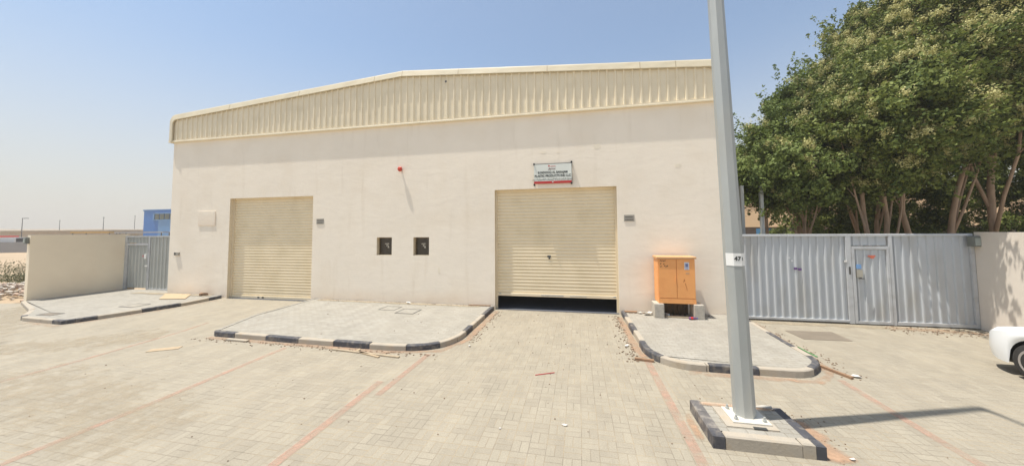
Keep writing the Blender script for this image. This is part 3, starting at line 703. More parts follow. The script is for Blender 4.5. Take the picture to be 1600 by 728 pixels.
cbx.build('cable', mat('dusty_cable', lin((86, 76, 62)), .8), CB)
b = MB(); b.box((2.28, 9.78, .115), (2.96, 9.9, .15)); solid(b, 'wooden_batten', M_wood, 'pale wooden batten lying on the pavement beneath the orange cabinet', 'batten', (2.62, 9.84, .115))

def bottle(x, y, z, rz, mats, label, group=None):
    T = thing('plastic_bottle', label, 'bottle', (x, y, z)); r = .035; L = .2
    d = Vector((cos(rz), sin(rz), 0)); P = lambda s: Vector((x, y, z+r))+d*s
    b = MB(); b.tube([P(0), P(.01), P(.13), P(.165), P(.18), P(.2)], [.028, r, r, .02, .012, .012], 10); b.build('body', mats[0], T, smooth=True)
    b = MB(); b.tube([P(.2), P(.22)], .016, 8); b.build('cap', mats[1], T)
    b = MB(); b.tube([P(.04), P(.1)], r+.001, 10, caps=False); b.build('label_wrap', mats[2], T)
M_pet = mat('clear_dusty_plastic', lin((200, 205, 205)), .3); M_capb = mat('blue_cap', lin((70, 90, 170)), .4); M_wrap = mat('purple_wrap', lin((120, 80, 120)), .5)
bottle(2.84, 9.66, .118, .15, (M_wrap, M_capb, M_signr), 'crumpled purple and blue bottle in front of the gap under the cabinet')
bottle(2.42, 9.93, .118, 2.2, (M_pet, M_paper, M_paper), 'clear bottle lying in the dark gap under the cabinet, left side')
def scrap(name, poly, z, h, m, label, cat, curl=.01, seed=1, group=None):
    """small flat piece with a slightly crumpled top"""
    rn = random.Random(seed); n = len(poly); cx = sum(p[0] for p in poly)/n; cy = sum(p[1] for p in poly)/n; mb = MB()
    zs = [rn.uniform(0, curl) for _ in poly]
    vs = [(x, y, z+q) for (x, y), q in zip(poly, zs)]+[(cx, cy, z+curl*.3)]+[(x, y, z+q+h) for (x, y), q in zip(poly, zs)]+[(cx, cy, z+curl*.9+h)]
    fs = []
    for i in range(n):
        j = (i+1) % n; fs += [(n, j, i), (2*n+1, n+1+i, n+1+j), (i, j, n+1+j, n+1+i)]
    mb.add(vs, fs); return solid(mb, name, m, label, cat, (cx, cy, z), group)
def rpoly(cx, cy, a, b, rot, n=6, seed=0):
    rn = random.Random(seed); out = []
    for k in range(n):
        t = 2*pi*k/n; q = rn.uniform(.75, 1.2); x, y = a*cos(t)*q, b*sin(t)*q
        out.append((cx+x*cos(rot)-y*sin(rot), cy+x*sin(rot)+y*cos(rot)))
    return out
scrap('paper_scrap', rpoly(1.86, 9.98, .13, .07, .3, 6, 2), .116, .01, M_paper, 'crumpled white paper on the pavement just left of the cabinet blocks', 'litter', .08, 2)
scrap('paper_scrap', rpoly(1.70, 10.12, .09, .05, .9, 6, 7), .116, .01, M_paper, 'white paper scrap by the wall between the tile piece and the cabinet', 'litter', .05, 3)
b = MB(); b.box((1.28, 10.16, .116), (1.62, 10.30, .15), rz=.02); solid(b, 'broken_tile', M_rust, 'flat brown broken tile at the wall foot beside the right shutter', 'tile', (1.45, 10.23, .116))

# ---------------------------------------------------------------- street lamp
LP = thing('street_lamp', 'tall grey octagonal street lamp post on the kerbed island', 'street lamp', (2.01, 4.78, .15))
lean = Vector((-.0255, 0, 1)); B0 = Vector((2.012, 4.78, .172))
H_ = 12.2
sh = MB(); n = 12; pts = [B0+lean*(H_*k/n) for k in range(n+1)]; rad = [.123-.066*k/n for k in range(n+1)]
sh.tube(pts, rad, 8, ph=pi/8); sh.build('shaft', M_galv, LP)
b = MB(); b.box((1.80, 4.575, .158), (2.22, 4.93, .178), bev=.003); bp_ = b.build('base_plate', mat('dusty_base_plate', lin((206, 200, 186)), .7, .08, 8), LP)
for (x, y) in ((1.855, 4.63), (2.165, 4.63), (1.855, 4.88), (2.165, 4.88)):
    q = MB(); q.tube([(x, y, .178), (x, y, .235)], .012, 6); q.tube([(x, y, .178), (x, y, .205)], .024, 6); q.build('anchor_bolt', M_galv, bp_)
dr = MB(); dr.box((1.965, 4.672, .62), (2.045, 4.69, 1.02)); 
T_ = B0+lean*H_
am = MB(); am.tube([T_+Vector((0, 0, -.25)), T_+Vector((0, -.1, .05)), T_+Vector((0, -.5, .2)), T_+Vector((0, -1.5, .32))], [.045, .045, .04, .035], 8, caps=True); am.build('arm', M_galv, LP, smooth=True)
lh = MB(); lh.box((T_.x-.14, T_.y-2.15, T_.z+.28), (T_.x+.14, T_.y-1.45, T_.z+.4), bev=.04); lhd = lh.build('lamp_head', M_galv, LP)
ll = MB(); ll.box((T_.x-.11, T_.y-2.08, T_.z+.265), (T_.x+.11, T_.y-1.65, T_.z+.279)); ll.build('lens', M_signw, lhd)
tg = MB()   # painted number band wrapped over three faces of the post
zc0, zc1 = 2.04, 2.20
def ring(z, r): 
    c = B0+lean*(z-B0.z); return [(c.x+r*cos(a), c.y+r*sin(a), z) for a in [-pi/8-5*pi/4/1+0]]
rr = (.123-.058*(2.1-B0.z)/H_)
cz = B0+lean*(2.12-B0.z); angs = [R(a) for a in (-157.5, -112.5, -67.5, -22.5)]
vs = []
for z in (zc0, zc1):
    c = B0+lean*(z-B0.z)
    for a in angs: vs.append((c.x+(rr+.004)*cos(a), c.y+(rr+.004)*sin(a), z))
tg.add(vs, [(i, i+1, 5+i, 4+i) for i in range(3)]); tgo = tg.build('number_tag', M_white, LP)
text(tgo, 'lettering', '47', .075, (cz.x+.0, cz.y-(rr+.004)*cos(pi/8)-.002, 2.13), M_ink, bold=.002)
text(tgo, 'lettering', '1', .06, (cz.x+.065, cz.y-(rr+.004)*cos(pi/8)*.86, 2.125), M_ink, rot=(pi/2, 0, pi/4), bold=.001)
sc = MB(); sc.box((1.99, 4.49, .148), (2.13, 4.53, .164)); solid(sc, 'steel_strip', M_steel, 'short rusty steel strip lying in front of the lamp base plate', 'metal strip', (2.06, 4.51, .148))
tp = MB(); tp.tube([(2.24, 5.02, .165), (2.34, 5.03, .17), (2.44, 5.04, .168)], [.012, .022, .018], 8)
solid(tp, 'rag', mat('grey_rag', lin((190, 184, 172)), .9), 'grey rag on the back kerb of the lamp island', 'rag', (2.32, 5.0, .15), smooth=True)

# ---------------------------------------------------------------- corrugated panels for gates
def corr(mb, xa, xb, z0, z1, y, pitch=.175, dp=.03):
    pr = [(xa, y)]; x = xa+.03
    while x+.075 < xb:
        pr += [(x, y), (x+.016, y-dp), (x+.05, y-dp), (x+.066, y)]; x += pitch
    pr.append((xb, y)); vs = []
    for (x, yy) in pr: vs += [(x, yy, z0), (x, yy, z1)]
    mb.add(vs, [(2*i, 2*i+2, 2*i+3, 2*i+1) for i in range(len(pr)-1)])
    vs = []; yb_ = y+.012
    mb.add([(xa, yb_, z0), (xb, yb_, z0), (xb, yb_, z1), (xa, yb_, z1)], [(3, 2, 1, 0)])
RG = thing('yard_gate', 'long grey corrugated steel gate with a wicket door right of the building', 'gate', (7.0, YF, 0))
y = YF; zt = 2.36
for (p, q) in ((4.15, 6.93), (7.97, 9.57)):
    b = MB(); corr(b, p, q, .11, zt-.06, y); b.build('leaf_panel', M_gate, RG)
b = MB(); corr(b, 7.07, 7.86, 2.06, zt-.06, y); b.build('upper_panel', M_gate, RG)
b = MB(); b.box((4.08, y-.05, zt-.06), (9.63, y+.05, zt), bev=.008); b.build('top_rail', M_gframe, RG)
b = MB(); b.box((4.08, y-.045, .05), (6.93, y+.045, .11), bev=.004); b.box((7.97, y-.045, .03), (9.60, y+.045, .11), bev=.004); b.build('bottom_rail', M_gframe, RG)
for (p, q) in ((4.065, 4.135), (6.935, 7.045), (7.885, 7.955), (9.575, 9.65)):
    b = MB(); b.box((p, y-.048, .02), (q, y+.05, zt-.062)); b.build('post', M_gframe, RG)
wd = MB(); corr(wd, 7.12, 7.82, .1, 1.95, y-.012, .17, .026); wdo = wd.build('wicket_door', M_gate, RG)
b = MB(); b.box((7.055, y-.055, 1.96), (7.875, y+.0, 2.04)); b.box((7.055, y-.055, .03), (7.115, y+.0, 1.958)); b.box((7.825, y-.055, .03), (7.875, y+.0, 1.958)); b.box((7.117, y-.055, .03), (7.823, y, .10))
b.build('door_frame', M_gframe, wdo)
b = MB(); b.box((7.135, y-.075, 1.22), (7.26, y-.04, 1.42)); lk = b.build('lock', mat('lock_steel', lin((176, 172, 160)), .4, metal=.5), wdo)
b = MB(); b.tube([(7.16, y-.1, 1.20), (7.27, y-.1, 1.20)], .012, 8); b.box((7.19, y-.1, 1.19), (7.215, y-.05, 1.23)); b.build('handle', M_steel, lk)
b = MB(); b.box((7.14, y-.055, 1.45), (7.25, y-.0395, 1.56)); b.build('label_plate', mat('blue_sticker', lin((120, 160, 205)), .5), wdo)
b = MB(); b.box((7.42, y-.045, 1.76), (7.58, y-.0385, 1.80)); b.box((7.47, y-.045, 1.72), (7.55, y-.0385, 1.757)); b.build('sticker', mat('red_sticker', lin((208, 110, 84)), .5), wdo)
for (x, z, c) in ((5.60, 1.70, (210, 210, 208)), (5.66, 1.62, (215, 215, 215)), (6.89, 1.62, (228, 224, 216))):
    b = MB(); b.box((x, y-.054 if x > 6 else y-.036, z), (x+.05, y-.0305, z+.04)); b.build('sticker', mat('sticker_%d' % c[0], lin(c), .6), RG)
b = MB(); b.box((5.72, y-.036, 1.40), (5.80, y-.0305, 1.46)); b.box((5.82, y-.036, 1.38), (5.90, y-.0305, 1.44)); b.build('sticker', mat('violet_sticker', lin((110, 80, 130)), .6), RG)
b = MB(); b.box((6.975, y-.06, 1.30), (7.01, y-.0485, 1.50)); b.build('bolt', M_steel, RG)
LG = thing('yard_gate', 'short grey corrugated gate with a wicket door left of the building', 'gate', (-18.3, 10.95, 0)); y = 10.95; zt = 2.40
b = MB(); corr(b, -18.16, -16.42, .16, zt-.05, y, .2); b.build('leaf_panel', M_gatel, LG)
b = MB(); corr(b, -19.46, -18.24, 2.1, zt-.05, y, .2); b.build('upper_panel', M_gatel, LG)
b = MB(); b.box((-19.60, y-.04, zt-.05), (-16.36, y+.04, zt)); b.build('top_rail', M_gframe, LG)
b = MB(); b.box((-18.16, y-.04, .1), (-16.40, y+.04, .16)); b.build('bottom_rail', M_gframe, LG)
for (p, q) in ((-19.60, -19.48), (-18.235, -18.165), (-16.40, -16.34)):
    b = MB(); b.box((p, y-.042, .06), (q, y+.04, zt-.052)); b.build('post', M_gframe, LG)
b = MB(); corr(b, -19.40, -18.28, .16, 1.99, y-.012, .2, .026); wdl = b.build('wicket_door', M_gatel, LG)
b = MB(); b.box((-19.47, y-.05, 2.0), (-18.24, y+.0, 2.07)); b.box((-19.47, y-.05, .1), (-19.41, y, 1.998)); b.box((-18.275, y-.05, .1), (-18.24, y, 1.998)); b.build('door_frame', M_gframe, wdl)
b = MB(); b.box((-18.42, y-.07, 1.42), (-18.31, y-.04, 1.62)); b.build('sticker', M_white, wdl)
b = MB(); b.box((-18.36, y-.07, 1.08), (-18.22, y-.051, 1.14)); b.build('lock', M_white, wdl)
b = MB(); b.box((-18.56, y-.045, 1.5), (-18.48, y-.039, 1.56)); b.build('sticker', mat('pink_sticker', lin((200, 120, 120)), .6), wdl)

# ---------------------------------------------------------------- boundary walls
def bwall(poly, z, m, label, copem=None):
    T = thing('boundary_wall', label, 'wall', (poly[0][0], poly[0][1], 0))
    b = MB(); b.prism(poly, -.05, z); b.build('wall_face', m, T)
    cx = sum(p[0] for p in poly)/len(poly); cy = sum(p[1] for p in poly)/len(poly)
    b = MB(); b.prism(poly, z+.001, z+.035); b.build('coping', m, T)
    return T
bwall([(-19.90, 8.40), (-19.70, 8.38), (-19.60, 10.99), (-19.60, 11.3), (-19.82, 11.3)], 2.44, M_bwall, 'tan plastered boundary wall with a free end on the left')
def boxlamp(x0, x1, y0, y1, z0, z1, label):
    T = thing('wall_lamp', label, 'wall lamp', ((x0+x1)/2, (y0+y1)/2, z0))
    b = MB(); b.box((x0, y0, z0), (x1, y1, z1), bev=.02); b.build('housing', mat('grey_lamp_housing', lin((118, 120, 112)), .5), T)
    b = MB(); b.box((x0+.025, y0-.012, z0+.03), (x1-.025, y0-.001, z1-.05)); b.build('lens', mat('lamp_lens', lin((158, 164, 156)), .2), T)
boxlamp(-19.88, -19.74, 8.29, 8.375, 2.16, 2.40, 'grey box lamp on the free end of the tan left wall')
RWp = [(9.66, 10.36), (9.45, 8.2), (9.68, 8.17), (9.9, 10.5)]
bwall(RWp, 2.36, M_bwallr, 'pale plastered boundary wall at the right end of the long gate')
boxlamp(9.50, 9.66, 10.20, 10.34, 2.04, 2.30, 'grey box lamp at the top right corner of the long gate')
# boundary wall between building and left gate is the gate itself; rear wall of left yard
# ---------------------------------------------------------------- car
def make_car(cx, y_nose, label):
    """white saloon parked nose to the wall; local: u along the car from the nose, s sideways"""
    T = thing('parked_car', label, 'car', (cx, y_nose-2.2, 0))
    L, HW = 4.5, .87
    u1, u2, rw, ra = .86, 3.50, .305, .36
    tops = [(0, .52), (.05, .66), (.15, .735), (.45, .80), (.9, .87), (1.25, .93), (1.35, .955), (2.05, 1.39), (2.5, 1.46), (3.1, 1.44), (3.85, 1.06), (4.3, 1.02), (4.45, .92), (4.5, .6)]
    belt = [(0, .50), (.05, .60), (.15, .66), (.45, .73), (.9, .80), (1.3, .87), (2.1, .90), (3.2, .94), (4.0, .96), (4.4, .88), (4.5, .58)]
    def ip(t, u):
        for (a, b), (c, d) in zip(t[:-1], t[1:]):
            if u <= c: return b+(d-b)*(u-a)/(c-a)
        return t[-1][1]
    def half(u):
        e = min(u, L-u)
        return HW*(1-.26*max(0, 1-e/.62)**2.6) - .03*max(0, 1-e/1.5)
    us = sorted(set([round(.0+k*.04, 3) for k in range(int(L/.04)+1)]+[L]))
    def low(u):
        z = .2+.06*max(0, 1-u/.3)
        for uc in (u1, u2):
            if abs(u-uc) < ra: z = max(z, .31+math.sqrt(ra*ra-(u-uc)**2))
        return z
    body = MB(); glass = MB(); NB = 13; rows = []
    for u in us:
        lo, be, tp, w_ = low(u), ip(belt, u), ip(tops, u), half(u)
        be = max(be, lo+.03); tp = max(tp, be+.01); pr = []
        for k in range(7):
            f = k/6; z = lo+(be-lo)*f; bul = .012*sin(pi*f)-.03*(1-f)**2 if True else 0
            pr.append((w_+bul-.02*f, z))
        cab = max(0, min(1, (tp-be-.1)/.3))
        wt = (w_-.02)*(1-.30*cab)-.03
        pr.append((w_-.05, be+.02))
        pr.append((w_-.05+(wt-(w_-.05))*.9*cab - .06*(1-cab), be+(tp-be)*.82))
        pr.append((wt-.10-.1*(1-cab), be+(tp-be)*.965))
        pr.append((wt*.5, tp)); pr.append((wt*.22, tp+.003)); pr.append((0, tp+.004))
        rows.append(pr)
    W_ = lambda u, s, z: (cx+s, y_nose-u, z)
    for sg in (-1, 1):
        vs = []
        for u, pr in zip(us, rows):
            for (s_, z) in pr: vs.append(W_(u, sg*s_, z))
        K = len(rows[0]); fb = []; fg = []
        for i in range(len(us)-1):
            um = (us[i]+us[i+1])/2; cabh = ip(tops, um)-ip(belt, um)
            for k in range(K-1):
                q = (i*K+k, i*K+k+1, (i+1)*K+k+1, (i+1)*K+k)
                if sg > 0: q = q[::-1]
                isg = (k == 7 and cabh > .34 and not (2.42 < um < 2.5)) or (k >= 9 and (1.40 < um < 2.02 or 3.15 < um < 3.8))
                (fg if isg else fb).append(q)
        body.add(vs, fb); glass.add(vs, fg)
    ends = [(0, 1), (len(us)-1, -1)]
    for idx, _ in ends:
        pr = rows[idx]; u = us[idx]; loop = [W_(u, s_, z) for s_, z in pr]+[W_(u, -s_, z) for s_, z in reversed(pr[:-1])]
        body.add(loop, [tuple(range(len(loop)))])
    M_car = mat('white_car_paint', lin((236, 238, 238)), .22, .01, 1)
    bo = body.build('body', M_car, T, smooth='angle', fix=True)
    glass.build('windows', mat('tinted_car_glass', (.02, .025, .03), .08), T, smooth=True, fix=True)
    un = MB(); un.box((cx-.70, y_nose-4.3, .19), (cx+.70, y_nose-.25, .60)); 
    un.build('underbody', M_black, T)
    for sg in (-1, 1):
        lt = MB(); 
        lt.blob(W_(.20, sg*.58, .62), (.14, .10, .07), 12, 8); lt.build('headlight', mat('clear_headlight', lin((190, 196, 200)), .1), T, smooth=True)
        tl = MB(); tl.blob(W_(4.36, sg*.64, .84), (.13, .09, .08), 12, 8); tl.build('tail_light', mat('red_tail_light', lin((150, 20, 20)), .2), T, smooth=True)
        mr = MB(); mr.blob(W_(1.62, sg*.96, .98), (.10, .06, .075), 12, 8); mr.build('mirror', M_car, T, smooth=True)
        for u in (u1, u2):
            cxw = cx+sg*(HW-.12); yw = y_nose-u
            ty = MB(); ty.tube([(cxw-.10, yw, rw), (cxw-.085, yw, rw), (cxw+.085, yw, rw), (cxw+.10, yw, rw)], [rw-.035, rw, rw, rw-.035], 32)
            tyo = ty.build('wheel', mat('tyre_rubber', lin((48, 46, 44)), .85), T, smooth='angle')
            ri = MB(); xo = cxw+sg*.104
            for k in range(7):
                a = 2*pi*k/7; a1, a2 = a-.17, a+.17; a3, a4 = a-.11, a+.11
                q = [(xo, yw+.055*cos(a1), rw+.055*sin(a1)), (xo, yw+.055*cos(a2), rw+.055*sin(a2)), (xo-sg*.01, yw+.205*cos(a4), rw+.205*sin(a4)), (xo-sg*.01, yw+.205*cos(a3), rw+.205*sin(a3))]
                ri.add(q+[(p_[0]-sg*.02, p_[1], p_[2]) for p_ in q], [(0, 1, 2, 3), (7, 6, 5, 4), (0, 4, 5, 1), (1, 5, 6, 2), (2, 6, 7, 3), (3, 7, 4, 0)])
            ri.tube([(xo-sg*.015, yw, rw), (xo+sg*.006, yw, rw)], .06, 14)
            n = 32; vs = []
            for (r_, dx) in ((.185, 0), (.215, .002), (.225, -.01)):
                for k in range(n): vs.append((xo+sg*dx, yw+r_*cos(2*pi*k/n), rw+r_*sin(2*pi*k/n)))
            ri.add(vs, [(j*n+k, j*n+(k+1) % n, (j+1)*n+(k+1) % n, (j+1)*n+k) for j in range(2) for k in range(n)])
            ri.build('rim', mat('silver_rim', lin((176, 172, 170)), .35, metal=.6), tyo)
    bp = MB(); bp.box((cx-.26, y_nose+.0, .42), (cx+.26, y_nose+.012, .53)); bp.build('number_plate', M_white, T)
make_car(7.98, 7.80, 'white saloon car parked in front of the right boundary wall, cut off by the frame')

# ---------------------------------------------------------------- covers, planks, litter
b = MB(); b.add([(4.95, 9.45, .007), (4.97, 8.78, .007), (5.93, 8.82, .007), (5.98, 9.50, .007), (4.95, 9.45, .001), (4.97, 8.78, .001), (5.93, 8.82, .001), (5.98, 9.5, .001)], [(0, 1, 2, 3), (0, 4, 5, 1), (1, 5, 6, 2), (2, 6, 7, 3), (3, 7, 4, 0)])
solid(b, 'cover_plate', M_metalplate, 'large brown metal cover plate on the paving in front of the long gate', 'cover plate', (5.45, 9.13, 0), fix=True)
def manhole(x0, x1, y0, y1, z, label, m=M_manh):
    T = thing('manhole_cover', label, 'manhole cover', ((x0+x1)/2, (y0+y1)/2, z))
    b = MB(); b.box((x0, y0, z-.01), (x1, y0+.03, z+.006)); b.box((x0, y1-.03, z-.01), (x1, y1, z+.006)); b.box((x0, y0+.031, z-.01), (x0+.03, y1-.031, z+.006)); b.box((x1-.03, y0+.031, z-.01), (x1, y1-.031, z+.006))
    b.build('frame', M_steel, T)
    b = MB(); b.box((x0+.032, y0+.032, z-.01), (x1-.032, y1-.032, z+.004)); b.build('cover', m, T)
manhole(-5.35, -4.76, 8.95, 9.50, .115, 'square manhole cover with dark frame on the pavement between the shutters', M_walk)
manhole(-6.1, -5.55, 9.25, 9.75, .1115, 'faint flush manhole cover left of the dark-framed one', M_walk)
manhole(-15.9, -15.3, 6.95, 7.25, .1055, 'brown manhole cover at the outer end of the left pavement', M_metalplate)
manhole(-14.9, -14.3, 8.2, 8.7, .1055, 'grey manhole cover midway along the left pavement', M_manh)
b = MB(); b.prism([(-16.1, 10.22), (-14.9, 10.3), (-14.1, 9.55), (-15.0, 9.35)], .112, .13)
solid(b, 'plywood_sheet', M_plywood, 'thin pale plywood sheet lying at the wall foot on the left pavement', 'plywood', (-15, 9.9, .11), fix=True)
scrap('rubble_lump', rpoly(-14.15, 10.2, .16, .08, .2, 7, 5), .11, .07, M_rust, 'brown rubble lump against the wall beside the plywood sheet', 'rubble', .05, 9)
def plank(x0, y0, x1, y1, w_, h_, z, m, label, name='wooden_plank', cat='plank', group=None):
    d = Vector((x1-x0, y1-y0)); L = d.length; a = math.atan2(d.y, d.x); cx, cy = (x0+x1)/2, (y0+y1)/2; b = MB()
    b.box((cx-L/2, cy-w_/2, z), (cx+L/2, cy+w_/2, z+h_), rz=a, c=(cx, cy)); return solid(b, name, m, label, cat, (cx, cy, z), group)
plank(-8.1, 6.38, -7.5, 6.36, .08, .035, .004, M_conc, 'pale board lying against the black and beige kerb at its left end')
plank(-5.2, 6.28, -3.55, 6.12, .06, .02, .004, M_wood, 'long thin wooden slat on the paving along the middle kerb')
plank(-4.5, 6.22, -3.95, 6.05, .05, .02, .004, M_card, 'short wooden slat beside the long thin slat')
plank(-.78, 5.82, -.46, 5.98, .016, .01, .001, mat('red_plastic_strip', lin((176, 62, 66)), .5), 'thin red plastic strip on the paving in front of the right shutter', 'plastic_strip', 'strip')
plank(1.02, 6.86, 1.36, 6.80, .07, .04, .002, M_rust, 'brown stick at the corner of the right kerb by the driveway', 'stick', 'stick')
plank(4.25, 7.1, 4.42, 6.62, .05, .04, .002, M_rust, 'rusty bar sticking out from the far corner of the right kerb', 'metal_bar', 'bar')
g_ = MB(); g_.tube([(4.47, 8.1, .03), (4.43, 7.75, .05), (4.36, 7.35, .10)], .013, 8)
solid(g_, 'hose', mat('green_hose', lin((84, 140, 84)), .5), 'short green hose piece along the right kerb edge', 'hose', (4.42, 7.7, 0), smooth=True)
plank(-9.05, 5.5, -8.6, 5.78, .18, .008, .002, M_card, 'flattened cardboard piece on the paving left of the middle kerb', 'cardboard', 'cardboard')
plank(-3.5, 10.27, -2.8, 10.30, .06, .03, .116, M_rust, 'rusty strip on the pavement beside the right shutter', 'metal_strip', 'metal strip')
for i, (x, y, a, m, lab) in enumerate([(-.22, 4.42, .035, M_paper, 'small white crumpled paper in the middle of the near paving'), (-1.02, 4.2, .022, M_paper, 'tiny white paper scrap left of the crumpled one'),
        (-2.38, 7.0, .05, M_paper, 'white crumpled litter beside the curved end of the middle kerb'), (4.55, 6.72, .07, M_paper, 'white crumpled litter at the far corner of the right kerb'),
        (.98, 7.6, .06, M_paper, 'pale litter beside the driveway side of the right kerb'), (-4.6, 6.3, .07, M_card, 'brown crumpled litter against the middle kerb'),
        (-5.6, 10.2, .1, M_paper, 'white plaster bits on the pavement at the wall foot'), (2.86, 4.35, .035, M_paper, 'tiny litter beside the black corner of the lamp island')]):
    z = .116 if (y > 9 and -9 < x < -3) else .002
    scrap('paper_scrap' if m is M_paper else 'litter_scrap', rpoly(x, y, a, a*.6, i, 6, 20+i), z, .006, m, lab, 'litter', a*.5, 30+i)
pb = MB(); rn = random.Random(77); M_peb = mat('grit', lin((128, 108, 88)), .9, .3, 9)
def crumb(x, y, z, r):
    pb.blob((x, y, z+r*.4), (r, r*rn.uniform(.6, 1), r*.6), 5, 3, .3, rn)
for _ in range(130): crumb(rn.uniform(-9, 4.2), rn.uniform(1.8, 6.2), 0, rn.uniform(.005, .014))
for _ in range(50): crumb(rn.uniform(-2.4, 1), rn.uniform(6.2, 10.2), 0, rn.uniform(.005, .018))
for _ in range(25): crumb(rn.uniform(-9, -3), rn.uniform(6.8, 10.2), .114, rn.uniform(.006, .018))
for _ in range(220):
    f = rn.random(); x = -9+f*6.2; crumb(x, 6.4-abs(rn.gauss(0, .09)), 0, rn.uniform(.006, .022))
for _ in range(180): crumb(1.1-abs(rn.gauss(0, .13)), rn.uniform(6.7, 10.2), 0, rn.uniform(.006, .024))
for _ in range(120): crumb(-2.5+abs(rn.gauss(0, .1)), rn.uniform(7.2, 10.2), 0, rn.uniform(.006, .02))
for _ in range(160): crumb(rn.gauss(4.5, .12), rn.uniform(6.6, 9.9), 0, rn.uniform(.006, .02))
for _ in range(160): crumb(rn.uniform(7.5, 9.3), rn.gauss(9.9, .2), 0, rn.uniform(.006, .025))
for _ in range(90): crumb(rn.uniform(1.4, 3.5), 10.2-abs(rn.gauss(0, .1)), .116, rn.uniform(.006, .025))
for _ in range(160): crumb(rn.uniform(-9, -3), 10.3-abs(rn.gauss(0, .08)), .116, rn.uniform(.006, .02))
for _ in range(50): crumb(rn.uniform(2.6, 3.0), rn.uniform(4.2, 5.3), 0, rn.uniform(.005, .012))
tag(pb.build('gravel', M_peb, None, smooth=True), kind='stuff')

# rubble heap and scrub of the plot on the left
rb = MB(); rn = random.Random(8)
for _ in range(420):
    x = rn.gauss(-23.4, 1.5); y = rn.gauss(9.7, .75); d = math.hypot((x+23.4)/2.6, (y-9.7)/1.2)
    hz = max(0, .42*(1-d*d*.6)); r = rn.uniform(.05, .17)
    if x > -20.3: continue
    rb.blob((x, y, hz*rn.uniform(.4, 1)+.02), (r, r*rn.uniform(.4, 1), r*rn.uniform(.3, .8)), 5, 3, .4, rn, rn.choice([0, 0, 1, 2]))
tag(rb.build('rubble', [mat('pale_rubble', lin((196, 186, 172)), .95, .15, 3), mat('pinkish_rubble', lin((178, 156, 138)), .95, .15, 3), mat('grey_rubble', lin((168, 156, 140)), .95, .15, 3)], None), kind='stuff')

def leaves_mesh(name, centers, size, aspect, mats, parent, seed, mi=None, droop=.3, normals_up=.5, nrm=None):
    """one quad per centre, randomly turned"""
    rng = np.random.default_rng(seed); n = len(centers)
    d = rng.normal(size=(n, 3)); d[:, 2] -= droop; d /= np.linalg.norm(d, axis=1)[:, None]
    nn = rng.normal(size=(n, 3)); nn[:, 2] = np.abs(nn[:, 2])+normals_up
    if nrm is not None:
        nn = nrm+rng.normal(size=(n, 3))*.42; nn /= np.linalg.norm(nn, axis=1)[:, None]; d = d-nn*np.sum(d*nn, axis=1)[:, None]; d /= (np.linalg.norm(d, axis=1)[:, None]+1e-9)
    s = np.cross(d, nn); s /= (np.linalg.norm(s, axis=1)[:, None]+1e-9)
    L = (size if mi is None else np.where(mi > .5, .055, size)[:, None])*rng.uniform(.65, 1.25, n)[:, None]; Wd = L*aspect
    a = centers-d*L*.5; b = centers+s*Wd*.5-d*L*.06; c = centers+d*L*.5; e = centers-s*Wd*.5-d*L*.06
    V = np.stack([a, b, c, e], 1).reshape(-1, 3)
    off = Vector((0, 0, 0)); p = parent
    while p is not None: off += p.location; p = p.parent
    V = V-np.array(off)
    me = bpy.data.meshes.new(name); me.vertices.add(4*n); me.vertices.foreach_set('co', V.astype(np.float32).ravel())
    me.loops.add(4*n); me.loops.foreach_set('vertex_index', np.arange(4*n, dtype=np.int32))
    me.polygons.add(n); me.polygons.foreach_set('loop_start', np.arange(0, 4*n, 4, dtype=np.int32)); me.polygons.foreach_set('loop_total', np.full(n, 4, dtype=np.int32))
    for m_ in mats: me.materials.append(m_)
    if mi is not None: me.polygons.foreach_set('material_index', mi.astype(np.int32))
    me.update(calc_edges=True); me.validate()
    o = bpy.data.objects.new(name, me); COL.objects.link(o); o.parent = parent
    return o
def leaf_mat(name, c1, c2, rough=.65, tr=.25, sc=1.2):
    m = bpy.data.materials.new(name); m.use_nodes = True; n = m.node_tree.nodes; l = m.node_tree.links
    b = n['Principled BSDF']; b.inputs['Roughness'].default_value = rough; b.inputs['Specular IOR Level'].default_value = .25
    gm = n.new('ShaderNodeNewGeometry'); tc = n.new('ShaderNodeTexCoord')
    nz = n.new('ShaderNodeTexNoise'); nz.inputs['Scale'].default_value = sc; nz.inputs['Detail'].default_value = 4; l.new(tc.outputs['Object'], nz.inputs[0])
    ad = n.new('ShaderNodeMath'); ad.operation = 'MULTIPLY_ADD'; ad.inputs[1].default_value = .55; l.new(gm.outputs['Random Per Island'], ad.inputs[0]); l.new(nz.outputs[0], ad.inputs[2])
    mr = n.new('ShaderNodeMapRange'); mr.inputs[1].default_value = .4; mr.inputs[2].default_value = 1.1; l.new(ad.outputs[0], mr.inputs[0])
    mx = n.new('ShaderNodeMix'); mx.data_type = 'RGBA'; mx.inputs[6].default_value = (*c1, 1); mx.inputs[7].default_value = (*c2, 1); l.new(mr.outputs[0], mx.inputs[0])
    l.new(mx.outputs[2], b.inputs['Base Color'])
    t_ = n.new('ShaderNodeBsdfTranslucent'); l.new(mx.outputs[2], t_.inputs[0]); ms = n.new('ShaderNodeMixShader'); ms.inputs[0].default_value = tr
    l.new(b.outputs[0], ms.inputs[1]); l.new(t_.outputs[0], ms.inputs[2]); l.new(ms.outputs[0], n['Material Output'].inputs[0])
    return m
M_leaf = leaf_mat('tree_leaves', (.05, .082, .016), (.235, .265, .065), tr=.25)
M_leaf2 = leaf_mat('bright_tree_leaves', (.065, .10, .022), (.24, .29, .08), tr=.25)
M_flow = leaf_mat('pale_flower_heads', (.42, .40, .15), (.62, .57, .27), .7, .2, 3)  # real flower heads, tone raised slightly to boost the sun-facing crown
M_scrub = leaf_mat('scrub_leaves', (.08, .09, .04), (.16, .15, .07))
M_bark = mat('pale_bark', lin((168, 142, 118)), .9, .25, 6, .01, 14, stretch=(1, 1, .3))

